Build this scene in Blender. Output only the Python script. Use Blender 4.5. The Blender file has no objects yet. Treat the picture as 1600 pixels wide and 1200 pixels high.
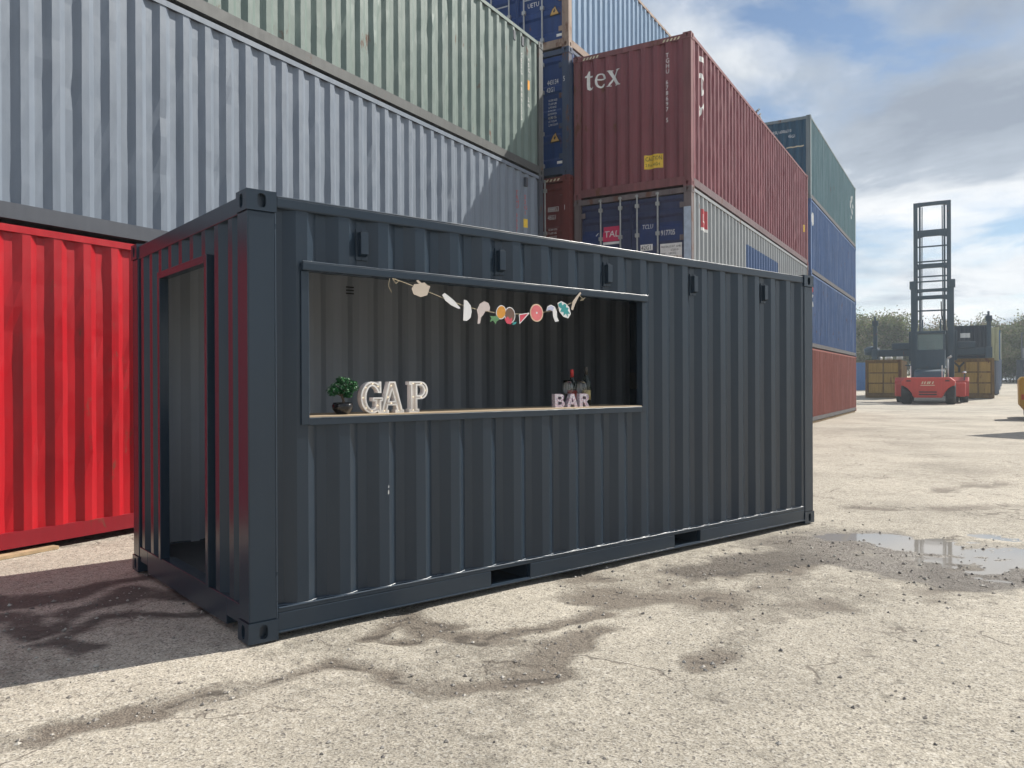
import bpy, bmesh, math, random
import numpy as np
from mathutils import Vector, Matrix
random.seed(7)
RNG = np.random.default_rng(11)
sc = bpy.context.scene
COL = sc.collection
W, S, HC, L20, L40 = 2.438, 2.591, 2.896, 6.058, 12.192

# ------------------------------------------------------------------ camera
YAW, PIT, ROL, CAMH = 0.5276, -0.0018, -0.0043, 1.4827
fw = Vector((-math.sin(YAW) * math.cos(PIT), math.cos(YAW) * math.cos(PIT), math.sin(PIT)))
rt = Vector((math.cos(YAW), math.sin(YAW), 0)); up = rt.cross(fw)
r2 = rt * math.cos(ROL) + up * math.sin(ROL); u2 = -rt * math.sin(ROL) + up * math.cos(ROL)
cam = bpy.data.cameras.new('camera'); co = bpy.data.objects.new('camera', cam); COL.objects.link(co)
co.matrix_world = Matrix(((r2.x, u2.x, -fw.x, 0), (r2.y, u2.y, -fw.y, 0), (r2.z, u2.z, -fw.z, CAMH), (0, 0, 0, 1)))
cam.sensor_width = 36; cam.lens = 36 * 1236.23 / 1600; cam.clip_end = 3000; cam.clip_start = .05
sc.camera = co

# ------------------------------------------------------------------ sun, sky, exposure
SUN_AZ = math.radians(29.5)      # from +Y towards +X
SUN_EL = math.radians(42.5)
sd = Vector((math.sin(SUN_AZ) * math.cos(SUN_EL), math.cos(SUN_AZ) * math.cos(SUN_EL), math.sin(SUN_EL)))
sun = bpy.data.lights.new('sun', 'SUN'); so = bpy.data.objects.new('sun', sun); COL.objects.link(so)
so.rotation_euler = sd.to_track_quat('Z', 'Y').to_euler(); so.location = (30, 50, 60)
sun.energy = 5.0; sun.angle = math.radians(.53); sun.color = (1, .95, .86)
w = bpy.data.worlds.new('World'); sc.world = w; w.use_nodes = True
nt = w.node_tree; nt.nodes.clear(); N = nt.nodes.new; K = nt.links.new
sky = N('ShaderNodeTexSky'); sky.sky_type = 'NISHITA'; sky.sun_disc = False
sky.sun_elevation = SUN_EL; sky.sun_rotation = SUN_AZ; sky.air_density = 1.0; sky.dust_density = .1; sky.ozone_density = 1.5
bg1 = N('ShaderNodeBackground'); bg1.inputs[1].default_value = .075; K(sky.outputs[0], bg1.inputs[0])
tc = N('ShaderNodeTexCoord'); sx = N('ShaderNodeSeparateXYZ'); K(tc.outputs['Generated'], sx.inputs[0])
def M(op, a, b=None, clamp=False):
    n = N('ShaderNodeMath'); n.operation = op; n.use_clamp = clamp
    for i, v in enumerate((a, b)):
        if v is None: continue
        if isinstance(v, (int, float)): n.inputs[i].default_value = v
        else: K(v, n.inputs[i])
    return n.outputs[0]
zz = M('ADD', M('MAXIMUM', sx.outputs[2], 0.0), .16)
cx_ = N('ShaderNodeCombineXYZ'); K(M('DIVIDE', sx.outputs[0], zz), cx_.inputs[0]); K(M('DIVIDE', sx.outputs[1], zz), cx_.inputs[1]); cx_.inputs[2].default_value = 12.9
def noise(vec, scale, detail, rough=.55, dist=0.0):
    n = N('ShaderNodeTexNoise'); n.inputs['Scale'].default_value = scale; n.inputs['Detail'].default_value = detail
    n.inputs['Roughness'].default_value = rough; n.inputs['Distortion'].default_value = dist; K(vec, n.inputs['Vector']); return n.outputs['Fac']
def ramp(fac, stops):
    n = N('ShaderNodeValToRGB'); K(fac, n.inputs[0]); e = n.color_ramp.elements
    while len(e) < len(stops): e.new(.5)
    for q, (p_, c_) in zip(e, stops): q.position = p_; q.color = (*c_, 1)
    return n.outputs[0]
cn = noise(cx_.outputs[0], 1.15, 9, .56, .25)
mask = ramp(cn, [(.40, (0, 0, 0)), (.47, (.65, .65, .65)), (.55, (1, 1, 1))])
shade = noise(cx_.outputs[0], .8, 7, .58, .3)
ccol = ramp(shade, [(.36, (.32, .37, .45)), (.46, (.46, .52, .60)), (.53, (.84, .87, .90)), (.62, (1, 1, 1))])
bg2 = N('ShaderNodeBackground'); K(ccol, bg2.inputs[0]); bg2.inputs[1].default_value = .82
mx = N('ShaderNodeMixShader'); K(mask, mx.inputs[0]); K(bg1.outputs[0], mx.inputs[1]); K(bg2.outputs[0], mx.inputs[2])
wo = N('ShaderNodeOutputWorld'); K(mx.outputs[0], wo.inputs[0])
sc.view_settings.view_transform = 'Standard'; sc.view_settings.look = 'None'; sc.view_settings.gamma = 1
sc.view_settings.exposure = 0.40
sc.cycles.use_denoising = True; sc.cycles.use_adaptive_sampling = True; sc.cycles.adaptive_threshold = .015
sc.cycles.max_bounces = 8; sc.cycles.transparent_max_bounces = 12; sc.cycles.sample_clamp_indirect = 6

# ------------------------------------------------------------------ materials
class NT:
    def __init__(s, name):
        s.m = bpy.data.materials.new(name); s.m.use_nodes = True; s.t = s.m.node_tree
        s.b = s.t.nodes['Principled BSDF']; s.tc = s.t.nodes.new('ShaderNodeTexCoord').outputs['Object']
    def n(s, ty): return s.t.nodes.new(ty)
    def k(s, a, b): s.t.links.new(a, b)
    def mapv(s, scale, loc=(0, 0, 0)):
        n = s.n('ShaderNodeMapping'); n.inputs['Scale'].default_value = scale; n.inputs['Location'].default_value = loc; s.k(s.tc, n.inputs[0]); return n.outputs[0]
    def noise(s, vec, scale, detail=4, rough=.55, dist=0):
        n = s.n('ShaderNodeTexNoise'); n.inputs['Scale'].default_value = scale; n.inputs['Detail'].default_value = detail; n.inputs['Roughness'].default_value = rough; n.inputs['Distortion'].default_value = dist
        s.k(vec, n.inputs['Vector']); return n.outputs['Fac']
    def ramp(s, f, stops):
        n = s.n('ShaderNodeValToRGB'); s.k(f, n.inputs[0]); e = n.color_ramp.elements
        while len(e) < len(stops): e.new(.5)
        for q, (p_, c_) in zip(e, stops):
            q.position = p_; q.color = (*c_, 1) if not isinstance(c_, (int, float)) else (c_, c_, c_, 1)
        return n.outputs[0]
    def mix(s, f, a, b, mode='MIX'):
        n = s.n('ShaderNodeMix'); n.data_type = 'RGBA'; n.blend_type = mode
        for i, v in ((0, f), (6, a), (7, b)):
            if isinstance(v, (int, float)): n.inputs[i].default_value = v
            elif isinstance(v, tuple): n.inputs[i].default_value = (*v, 1)
            else: s.k(v, n.inputs[i])
        return n.outputs[2]
    def bump(s, h, strength, dist=.02, prev=None):
        n = s.n('ShaderNodeBump'); n.inputs['Strength'].default_value = strength; n.inputs['Distance'].default_value = dist; s.k(h, n.inputs['Height'])
        if prev is not None: s.k(prev, n.inputs['Normal'])
        return n.outputs[0]
    def math(s, op, a, b):
        n = s.n('ShaderNodeMath'); n.operation = op
        for i, v in enumerate((a, b)):
            if isinstance(v, (int, float)): n.inputs[i].default_value = v
            else: s.k(v, n.inputs[i])
        return n.outputs[0]

def paint(name, col, rough=.42, var=.10, streak=.12, rust=0.0, dent=.25, spec=.34, patch=None, fade=0.0, rv=1.0):
    q = NT(name); sd_ = random.uniform(0, 50)
    big = q.noise(q.mapv((.7, .7, .7), (sd_, 3, 1)), 1.3, 5)
    stv = q.noise(q.mapv((7, 7, .35), (sd_, 0, 0)), 1.6, 5, .6)
    c = q.mix(1.0, col, q.ramp(big, [(.25, 1 - var), (.75, 1 + var * .6)]), 'MULTIPLY')
    c = q.mix(1.0, c, q.ramp(stv, [(.3, 1 - streak), (.7, 1 + streak * .6)]), 'MULTIPLY')
    if fade: c = q.mix(q.ramp(stv, [(.5, 0.0), (.75, fade)]), c, (.45, .45, .45))
    if patch:
        (x0, x1, z0, z1, pc) = patch
        sp = q.n('ShaderNodeSeparateXYZ'); q.k(q.tc, sp.inputs[0])
        a = q.math('MULTIPLY', q.math('GREATER_THAN', sp.outputs[0], x0), q.math('LESS_THAN', sp.outputs[0], x1))
        b = q.math('MULTIPLY', q.math('GREATER_THAN', sp.outputs[2], z0), q.math('LESS_THAN', sp.outputs[2], z1))
        c = q.mix(q.math('MULTIPLY', a, b), c, pc)
    r_ = q.ramp(q.noise(q.mapv((1, 1, 1), (1, sd_, 2)), 6, 5), [(.3, rough - .06 * rv), (.7, rough + .10 * rv)])
    if rust:
        rn = q.noise(q.mapv((1, 1, .45), (4, sd_, 7)), 3.2, 9, .68)
        rm = q.ramp(rn, [(.64 - rust * .12, 0.0), (.70 - rust * .10, .9)])
        c = q.mix(rm, c, (.13, .055, .03)); r_ = q.mix(rm, r_, (.85, .85, .85))
    q.k(c, q.b.inputs['Base Color']); q.k(r_, q.b.inputs['Roughness'])
    q.b.inputs['Specular IOR Level'].default_value = spec
    if dent:
        h = q.noise(q.mapv((1, 1, .6), (sd_, 8, 2)), 2.2, 3)
        q.k(q.bump(h, dent, .03), q.b.inputs['Normal'])
    return q.m
def simple(name, col, rough=.5, metal=0.0, spec=.5, emit=0, var=.15, scale=9):
    q = NT(name); q.b.inputs['Metallic'].default_value = metal; q.b.inputs['Roughness'].default_value = rough; q.b.inputs['Specular IOR Level'].default_value = spec
    c = q.mix(1.0, col, q.ramp(q.noise(q.tc, scale, 5), [(.3, 1 - var), (.7, 1 + var)]), 'MULTIPLY'); q.k(c, q.b.inputs['Base Color'])
    if emit: q.k(c, q.b.inputs['Emission Color']); q.b.inputs['Emission Strength'].default_value = emit
    return q.m
MT = {}
ANTH = (.020, .033, .050)
MT['anth'] = paint('anthracite_paint', ANTH, .25, .04, .04, 0, .05, .42, rv=.2)
MT['inner'] = paint('interior_paint', (.42, .45, .49), .5, .08, .06, 0, .1, .4)
MT['floorply'] = simple('painted_floor', (.06, .06, .065), .55)
MT['rubber'] = simple('tyre_rubber', (.022, .022, .024), .75)
MT['white'] = simple('white_lettering', (.72, .72, .70), .6, var=.12, scale=14)
MT['steel'] = simple('galvanised_steel', (.42, .42, .41), .45, .6)
MT['yellow'] = simple('yellow_sticker', (.75, .50, .04), .5)
MT['black'] = simple('black_print', (.015, .015, .015), .5)
MT['orange'] = simple('orange_sticker', (.75, .33, .03), .5)
MT['redlet'] = simple('red_lettering', (.42, .04, .05), .5)
MT['pink'] = simple('crimson_sign', (.55, .03, .10), .5, var=.08)
MT['hz'] = simple('hazard_cream', (.62, .55, .38), .6)
MT['timber'] = simple('timber', (.42, .30, .18), .8, var=.3)

# ------------------------------------------------------------------ mesh helpers
class MB:
    def __init__(s): s.v = []; s.f = []; s.mi = []
    def add(s, vs, fs, mi=0):
        o = len(s.v); s.v += [tuple(v) for v in vs]; s.f += [tuple(o + i for i in f) for f in fs]; s.mi += [mi] * len(fs); return s
    def box(s, x0, x1, y0, y1, z0, z1, mi=0):
        return s.add([(x0, y0, z0), (x1, y0, z0), (x1, y1, z0), (x0, y1, z0), (x0, y0, z1), (x1, y0, z1), (x1, y1, z1), (x0, y1, z1)],
                     [(0, 3, 2, 1), (4, 5, 6, 7), (0, 1, 5, 4), (1, 2, 6, 5), (2, 3, 7, 6), (3, 0, 4, 7)], mi)
    def prism(s, poly, a0, a1, axis='y', mi=0):
        n = len(poly)
        P = (lambda p, a: (p[0], a, p[1])) if axis == 'y' else (lambda p, a: (a, p[0], p[1])) if axis == 'x' else (lambda p, a: (p[0], p[1], a))
        vs = [P(p, a0) for p in poly] + [P(p, a1) for p in poly]
        return s.add(vs, [tuple(range(n)), tuple(range(2 * n - 1, n - 1, -1))] + [(i, n + i, n + (i + 1) % n, (i + 1) % n) for i in range(n)], mi)
    def tube(s, p0, p1, r0, r1=None, seg=8, mi=0):
        r1 = r0 if r1 is None else r1
        p0, p1 = Vector(p0), Vector(p1); d = (p1 - p0).normalized()
        a = d.orthogonal().normalized(); b = d.cross(a)
        vs = []
        for p, r in ((p0, r0), (p1, r1)):
            vs += [p + (a * math.cos(t) + b * math.sin(t)) * r for t in [2 * math.pi * i / seg for i in range(seg)]]
        return s.add(vs, [(i, (i + 1) % seg, seg + (i + 1) % seg, seg + i) for i in range(seg)] + [tuple(range(seg - 1, -1, -1)), tuple(range(seg, 2 * seg))], mi)
    def path(s, pts, r, seg=6, mi=0):
        for a, b in zip(pts[:-1], pts[1:]): s.tube(a, b, r, r, seg, mi)
        return s
    def sweep(s, pts, r, seg=8, mi=0):
        pts = [Vector(p) for p in pts]; n = len(pts); vs = []
        for i, p in enumerate(pts):
            d = (pts[min(i + 1, n - 1)] - pts[max(i - 1, 0)]).normalized()
            ref = Vector((0, 0, 1)) if abs(d.z) < .9 else Vector((0, 1, 0)); a = d.cross(ref).normalized(); b = d.cross(a)
            vs += [p + (a * math.cos(t) + b * math.sin(t)) * r for t in [2 * math.pi * k / seg for k in range(seg)]]
        return s.add(vs, [(i * seg + k, i * seg + (k + 1) % seg, (i + 1) * seg + (k + 1) % seg, (i + 1) * seg + k) for i in range(n - 1) for k in range(seg)], mi)
    def lathe(s, prof, cx=0, cy=0, seg=20, mi=0):
        vs = []; n = len(prof)
        for r, z in prof:
            vs += [(cx + r * math.cos(2 * math.pi * i / seg), cy + r * math.sin(2 * math.pi * i / seg), z) for i in range(seg)]
        fs = [(j * seg + i, j * seg + (i + 1) % seg, (j + 1) * seg + (i + 1) % seg, (j + 1) * seg + i) for j in range(n - 1) for i in range(seg)]
        if prof[0][0] > 1e-4: fs.append(tuple(range(seg - 1, -1, -1)))
        if prof[-1][0] > 1e-4: fs.append(tuple((n - 1) * seg + i for i in range(seg)))
        return s.add(vs, fs, mi)
    def mesh(s, name, mats):
        me = bpy.data.meshes.new(name); me.from_pydata(s.v, [], s.f)
        for m in (mats if isinstance(mats, (list, tuple)) else [mats]): me.materials.append(m)
        me.polygons.foreach_set('material_index', s.mi); me.update(); return me
    def build(s, name, mats, parent=None, smooth=False, bevel=0, loc=None):
        return link(name, s.mesh(name, mats), parent, smooth, bevel, loc)
def link(name, me, parent=None, smooth=False, bevel=0, loc=None):
    if smooth: me.polygons.foreach_set('use_smooth', [True] * len(me.polygons))
    o = bpy.data.objects.new(name, me); COL.objects.link(o)
    if parent: o.parent = parent
    if loc is not None: o.location = loc
    if bevel:
        b = o.modifiers.new('bevel', 'BEVEL'); b.width = bevel; b.segments = 2; b.limit_method = 'ANGLE'; b.angle_limit = math.radians(40)
        me.polygons.foreach_set('use_smooth', [False] * len(me.polygons))
    return o
def empty(name, loc, rz=0, label=None, cat=None, group=None):
    o = bpy.data.objects.new(name, None); COL.objects.link(o); o.location = loc; o.rotation_euler = (0, 0, rz); o.empty_display_size = .2
    tag(o, label, cat, group); return o
def tag(o, label=None, cat=None, group=None, kind=None):
    if label: o['label'] = label
    if cat: o['category'] = cat
    if group: o['group'] = group
    if kind: o['kind'] = kind
    return o

# 2-D shapes -> decals lying on corrugated faces
def text_bm(body, size, xs=1.0):
    cu = bpy.data.curves.new('t', 'FONT'); cu.body = body; cu.size = size; cu.resolution_u = 2; cu.align_x = 'LEFT'
    ob = bpy.data.objects.new('t', cu); me = bpy.data.meshes.new_from_object(ob)
    bm = bmesh.new(); bm.from_mesh(me); bpy.data.objects.remove(ob); bpy.data.curves.remove(cu); bpy.data.meshes.remove(me)
    for v in bm.verts: v.co.x *= xs
    return bm
def poly_bm(loops_list):
    bm = bmesh.new()
    for loops in loops_list:
        es = []
        for lp in loops:
            vs = [bm.verts.new((x, y, 0)) for x, y in lp]
            es += [bm.edges.new((vs[i], vs[(i + 1) % len(vs)])) for i in range(len(vs))]
        bmesh.ops.triangle_fill(bm, edges=es, use_beauty=True, use_dissolve=False)
    return bm
def rect_bm(w_, h_): return poly_bm([[[(0, 0), (w_, 0), (w_, h_), (0, h_)]]])
def decal(bm, name, mat, parent, frame, u, v, prof=None, along='u', off=.003, rot=0):
    """frame(u,v,d) -> local point; prof = (breaks, depth fn)"""
    if rot: bmesh.ops.rotate(bm, verts=bm.verts, cent=(0, 0, 0), matrix=Matrix.Rotation(rot, 3, 'Z'))
    bmesh.ops.translate(bm, verts=bm.verts, vec=(u, v, 0))
    if prof:
        ax = 0 if along == 'u' else 1
        lo = min(q.co[ax] for q in bm.verts); hi = max(q.co[ax] for q in bm.verts)
        for t in prof[0]:
            if lo < t < hi:
                n_ = (1, 0, 0) if ax == 0 else (0, 1, 0)
                bmesh.ops.bisect_plane(bm, geom=bm.verts[:] + bm.edges[:] + bm.faces[:], plane_co=(t, t, 0), plane_no=n_, dist=1e-5)
    for q in bm.verts:
        d = prof[1](q.co[0 if along == 'u' else 1]) if prof else 0
        q.co = frame(q.co.x, q.co.y, d - off)
    me = bpy.data.meshes.new(name); bm.to_mesh(me); bm.free(); me.materials.append(mat)
    return link(name, me, parent)

# ------------------------------------------------------------------ corrugation
def corr(pitch, flat, slope, depth, phase, lo, hi):
    """breakpoints (u, d) : d=0 on outer flats, d=depth on inner flats; phase = start of an outer flat"""
    inner = pitch - flat - 2 * slope
    pts = []; k = math.floor((lo - phase) / pitch) - 1
    while phase + k * pitch < hi + pitch:
        b = phase + k * pitch
        pts += [(b, 0), (b + flat, 0), (b + flat + slope, depth), (b + flat + slope + inner, depth)]; k += 1
    us = [p[0] for p in pts]; ds = [p[1] for p in pts]
    fn = lambda u: float(np.interp(u, us, ds))
    br = [u for u in us if lo < u < hi]
    return br, fn
def corr_sheet(mb, prof, u0, u1, z0, z1, frame, mi=0, t=0, nz=1, wob=0):
    us = [u0] + [u for u in prof[0] if u0 + 1e-4 < u < u1 - 1e-4] + [u1]
    n = len(us); vs = []
    for j in range(nz + 1):
        z = z0 + (z1 - z0) * j / nz
        vs += [frame(u, z, prof[1](u) + t + (random.uniform(-wob, wob) * (4.5 if random.random() < .04 else 1) if 0 < j < nz else 0)) for u in us]
    return mb.add(vs, [(j * n + i, j * n + i + 1, (j + 1) * n + i + 1, (j + 1) * n + i) for j in range(nz) for i in range(n - 1)], mi)
FS = lambda u, z, d: (u, .010 + d, z)                 # long side seen by the camera (local y = 0)
FB = lambda u, z, d: (u, W - .010 - d, z)             # far long side
FE = lambda u, z, d: (.012 + d, W - u, z)             # near end (local x = 0), u runs left to right
def FX(L): return lambda u, z, d: (L - .012 - d, u, z)

_cast = {}
def casting_mesh(mat, key):
    if key in _cast: return _cast[key]
    A, B, H = .178, .162, .118
    mb = MB()
    def face(o, du, dv, n, wu, hv, ho_w, ho_h):
        o, du, dv, n = Vector(o), Vector(du), Vector(dv), Vector(n)
        ang = sorted([2 * math.pi * i / 16 for i in range(16)])
        inn = []; out = []
        for t in ang:
            c, s_ = math.cos(t), math.sin(t)
            k = 1 / max(abs(c) ** 3.2 + abs(s_) ** 3.2, 1e-6) ** (1 / 3.2)
            inn.append((c * k * ho_w / 2, s_ * k * ho_h / 2))
            m_ = min(wu / 2 / max(abs(c), 1e-6), hv / 2 / max(abs(s_), 1e-6)); out.append((c * m_, s_ * m_))
        cor = [(-wu / 2, -hv / 2), (wu / 2, -hv / 2), (wu / 2, hv / 2), (-wu / 2, hv / 2)]
        P = lambda p, d=0: o + du * p[0] + dv * p[1] - n * d
        nn = len(ang)
        mb.add([P(p) for p in out] + [P(p) for p in inn] + [P(p, .035) for p in inn],
               [(i, (i + 1) % nn, nn + (i + 1) % nn, nn + i) for i in range(nn)] + [(nn + i, nn + (i + 1) % nn, 2 * nn + (i + 1) % nn, 2 * nn + i) for i in range(nn)] + [tuple(range(2 * nn, 3 * nn))])
        for cc in cor:   # fill the corner triangles between neighbouring rays
            at = math.atan2(cc[1], cc[0]) % (2 * math.pi)
            i = max(k for k in range(nn) if ang[k] <= at + 1e-6); j = (i + 1) % nn
            if abs(ang[i] - at) > 1e-5: mb.add([P(out[i]), P(cc), P(out[j])], [(0, 1, 2)])
    face((A / 2, 0, H / 2), (1, 0, 0), (0, 0, 1), (0, -1, 0), A, H, .052, .080)
    face((A / 2, B, H / 2), (-1, 0, 0), (0, 0, 1), (0, 1, 0), A, H, .052, .080)
    face((0, B / 2, H / 2), (0, -1, 0), (0, 0, 1), (-1, 0, 0), B, H, .050, .080)
    face((A, B / 2, H / 2), (0, 1, 0), (0, 0, 1), (1, 0, 0), B, H, .050, .080)
    face((A / 2, B / 2, H), (1, 0, 0), (0, 1, 0), (0, 0, 1), A, B, .124, .063)
    mb.add([(0, 0, 0), (A, 0, 0), (A, B, 0), (0, B, 0)], [(0, 3, 2, 1)])
    _cast[key] = mb.mesh('corner_casting', mat); return _cast[key]

def door_end(root, H, mat, dark, rods, bands, rod_mat):
    """double doors in the end at local x = 0; u = W - y runs left to right"""
    z0, z1 = .20, H - .14
    br = []; dep = []
    for a, b in bands: br += [a, a + .045, b - .045, b]; dep += [0, .032, .032, 0]
    fn = lambda z: float(np.interp(z, [z0] + br + [z1], [0] + dep + [0]))
    zs = [z0] + [b for b in br] + [z1]
    doors = []
    for u0, u1, rr in ((.165, W / 2 - .006, rods[:2]), (W / 2 + .006, W - .165, rods[2:])):
        mb = MB(); e = .03
        X = lambda d: .035 + d
        mb.box(.0705, .085, W - u1, W - u0, z0, z1)
        for (a, b) in ((u0, u0 + e), (u1 - e, u1)): mb.box(.035, .0704, W - b, W - a, z0, z1)
        vs = []
        for z in zs: vs += [(X(fn(z)), W - (u0 + e), z), (X(fn(z)), W - (u1 - e), z)]
        mb.add(vs, [(2 * i, 2 * i + 1, 2 * i + 3, 2 * i + 2) for i in range(len(zs) - 1)])
        d = mb.build('door', mat, root); doors.append(d)
        for r in rr:
            m2 = MB().tube((.005, W - r, .12), (.005, W - r, H - .05), .017, seg=10)
            for zc in (.24, .9, 1.75, H - .27): m2.box(-.016, .036, W - r - .038, W - r + .038, zc - .035, zc + .035)
            m2.box(-.02, .03, W - r - .03, W - r + .03, H - .10, H - .06)
            m2.build('lock_rod', rod_mat, d)
        h = MB(); y = W - (rr[0] + rr[1]) / 2
        h.box(-.02, -.008, y - .2, y + .2, 1.12, 1.145); h.build('handle', rod_mat, d)
        yh = W - u0 - .02 if rr is rods[:2] or u0 < 1 else W - u1 + .02
        for k in range(4): MB().box(.015, .034, yh - .05, yh + .05, z0 + .15 + k * (z1 - z0 - .4) / 3, z0 + .25 + k * (z1 - z0 - .4) / 3).build('hinge', dark, d)
    return (br, fn), (lambda u, z, d_: (.035 + d_, W - u, z))

def container(label, group, L, H, pos, mth=0, mat=None, frame=None, front='panel', back='panel', rods=(.58, 1.0, 1.44, 1.86), bands=None, phase=.20, end_phase=.2, rod_mat=None, wob=0, side_mat=None, end_mat=None, low=None):
    frame = frame or mat; side_mat = side_mat or mat; end_mat = end_mat or mat
    root = empty('shipping_container', pos, math.pi / 2 - mth, label, 'container', group)
    cm = casting_mesh(frame, frame.name)
    for x in (-.006, L - .172):
        for y in (-.006, W - .156):
            for z in (0, H - .118): link('corner_casting', cm, root, loc=(x, y, z))
    for x in (.004, L - .154):
        for y in (.002, W - .152): MB().box(x, x + .15, y, y + .15, .118, H - .118).build('corner_post', frame, root)
    for y, s_ in ((0, 1), (W, -1)):
        a, b = sorted((y + s_ * .004, y + s_ * .064)); MB().box(.172, L - .172, a, b, H - .078, H - .016).build('top_rail', frame, root)
        a, b = sorted((y + s_ * .003, y + s_ * .05)); c, d = sorted((y + s_ * .05, y + s_ * .11))
        MB().box(.172, L - .172, a, b, .035, .175).box(.172, L - .172, c, d, .035, .048).build('bottom_rail', low or frame, root)
    pr = corr(.278, .072, .068, .037, phase, .15, L - .15)
    for F in (FS, FB): corr_sheet(MB(), pr, .15, L - .15, .17, H - .07, F, nz=12 if wob else 1, wob=wob).build('side_wall', side_mat, root)
    ends = {}
    for which, kind in (('front', front), ('back', back)):
        F = FE if which == 'front' else FX(L)
        x0, x1 = (.006, .066) if which == 'front' else (L - .066, L - .006)
        MB().box(x0, x1, .152, W - .152, H - .12, H - .02).build('end_header', frame, root)
        MB().box(x0, x1, .152, W - .152, .03, .185).build('end_sill', frame, root)
        pe = corr(.25, .075, .06, .042, end_phase, .14, W - .14)
        if kind == 'panel': corr_sheet(MB(), pe, .14, W - .14, .17, H - .11, F, wob=wob).build('end_wall', end_mat, root); ends[which] = (pe, F, 'u')
        else:
            bb = bands or [(.34, .74), (.84, 1.24), (1.34, 1.74), (1.84, H - .24)]
            p_, F_ = door_end(root, H, end_mat, frame, rods, bb, rod_mat or MT['steel']); ends[which] = (p_, F_, 'v')
    MB().box(.06, L - .06, .06, W - .06, H - .034, H - .028).build('roof', frame, root)
    MB().box(.06, L - .06, .05, W - .05, .12, .15).build('floor', frame, root)
    return root, pr, ends
def put(root, s, size, mat, face, u, z, xs=.82, rot=0, spacing=None):
    prof, F, along = face
    decal(text_bm(s, size * 1.37, xs), 'lettering', mat, root, F, u, z, prof, along, rot=rot)

# ------------------------------------------------------------------ ground
def vnoise(x, y, s, seed):
    r = np.random.default_rng(seed).random((256, 256)); x = x / s; y = y / s
    xi = np.floor(x).astype(int); yi = np.floor(y).astype(int); fx = x - xi; fy = y - yi
    fx = fx * fx * (3 - 2 * fx); fy = fy * fy * (3 - 2 * fy)
    g = lambda a, b: r[a % 256, b % 256]
    return (g(xi, yi) * (1 - fx) + g(xi + 1, yi) * fx) * (1 - fy) + (g(xi, yi + 1) * (1 - fx) + g(xi + 1, yi + 1) * fx) * fy
def fbm(x, y, s, seed, o=4): return sum(vnoise(x, y, s / 2 ** k, seed + k) * .5 ** k for k in range(o)) / sum(.5 ** k for k in range(o))
def axis(lo, a, b, hi, st):
    m = list(np.arange(a, b, st)); q = [m[0]]; s_ = st
    while q[-1] > lo: s_ *= 1.16; q.append(q[-1] - s_)
    p = [m[-1]]; s_ = st
    while p[-1] < hi: s_ *= 1.16; p.append(p[-1] + s_)
    return np.array(q[:0:-1] + m + p[1:])
gx = axis(-150, -6.2, 1.8, 150, .045); gy = axis(-50, 1.2, 10.8, 290, .045)
GX, GY = np.meshgrid(gx, gy)
WX = GX + (fbm(GX, GY, .45, 101, 3) - .5) * .34 + (fbm(GX, GY, .13, 105, 2) - .5) * .12
WY = GY + (fbm(GX, GY, .45, 111, 3) - .5) * .34 + (fbm(GX, GY, .13, 115, 2) - .5) * .12
GAP = np.clip((fbm(GX, GY, .6, 121, 3) - .34) * 4.5, .3, 1)
def pdist(P):
    d = np.full(GX.shape, 1e9)
    for (ax_, ay_), (bx_, by_) in zip(P[:-1], P[1:]):
        vx, vy = bx_ - ax_, by_ - ay_; t = np.clip(((WX - ax_) * vx + (WY - ay_) * vy) / (vx * vx + vy * vy + 1e-9), 0, 1)
        d = np.minimum(d, np.hypot(WX - ax_ - t * vx, WY - ay_ - t * vy))
    return d
LN = dict(
 stain=[(.16, [(-5.63, 4.29), (-5.56, 3.72), (-5.53, 3.22), (-5.67, 2.86)]), (.17, [(-4.69, 3.79), (-5.13, 3.54), (-5.1, 3.1), (-4.88, 2.68), (-5.36, 2.71)]), (.12, [(-4.35, 3.36), (-4.78, 3.11), (-4.59, 2.63), (-4.3, 2.61)]), (.10, [(-4.55, 3.75), (-4.35, 3.5)])],
 dirt=[(.10, [(-3.43, 1.73), (-3.39, 2.03), (-3.33, 2.39), (-3.18, 2.75), (-3.03, 3.05)]), (.10, [(-3.08, 3.15), (-2.69, 3.15), (-2.24, 3.14), (-1.96, 3.55), (-1.99, 3.98), (-1.95, 4.33)]),
   (.07, [(-3.19, 3.63), (-3.09, 4.06), (-2.79, 4.0), (-2.81, 3.64), (-3.05, 3.64)]), (.10, [(-3.18, 4.18), (-2.86, 3.82), (-2.43, 3.86), (-2.29, 4.14), (-2.09, 4.63)]), (.22, [(-2.5, 3.55), (-2.2, 3.75)]),
   (.30, [(-2.72, 5.66), (-2.34, 5.53), (-2.12, 5.76), (-1.84, 6.15), (-1.54, 6.57), (-1.31, 6.97)]), (.28, [(-2.24, 5.07), (-1.89, 5.26), (-1.6, 5.52), (-1.27, 5.09)]), (.12, [(-1.27, 5.09), (-1.24, 4.53), (-1.28, 4.15)]),
   (.22, [(-1.31, 6.97), (-1.27, 5.81), (-1.31, 5.07)]), (.40, [(-1.04, 5.74), (-.69, 5.93), (-.34, 6.75), (-.09, 7.13), (.5, 7.3)]), (.15, [(-.6, 12), (.4, 13.5), (1.2, 14)]), (.2, [(-1.2, 10.2), (-.2, 10.6), (.6, 11.4)])],
 wet=[(.60, [(-1.3, 7.7), (-.9, 8.2), (-.4, 7.7), (.2, 7.9), (1.4, 8.1)]), (.35, [(-1.17, 7.34), (-.53, 6.95), (-.05, 6.9), (.5, 7.4)]), (.25, [(-1.9, 6.2), (-1.4, 7.0)])])
n1 = fbm(GX, GY, .55, 3, 5); n2 = fbm(GX, GY, .16, 9, 3); n3 = fbm(GX, GY, 1.7, 21, 4)
wob = (n1 - .5) * .35
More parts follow.
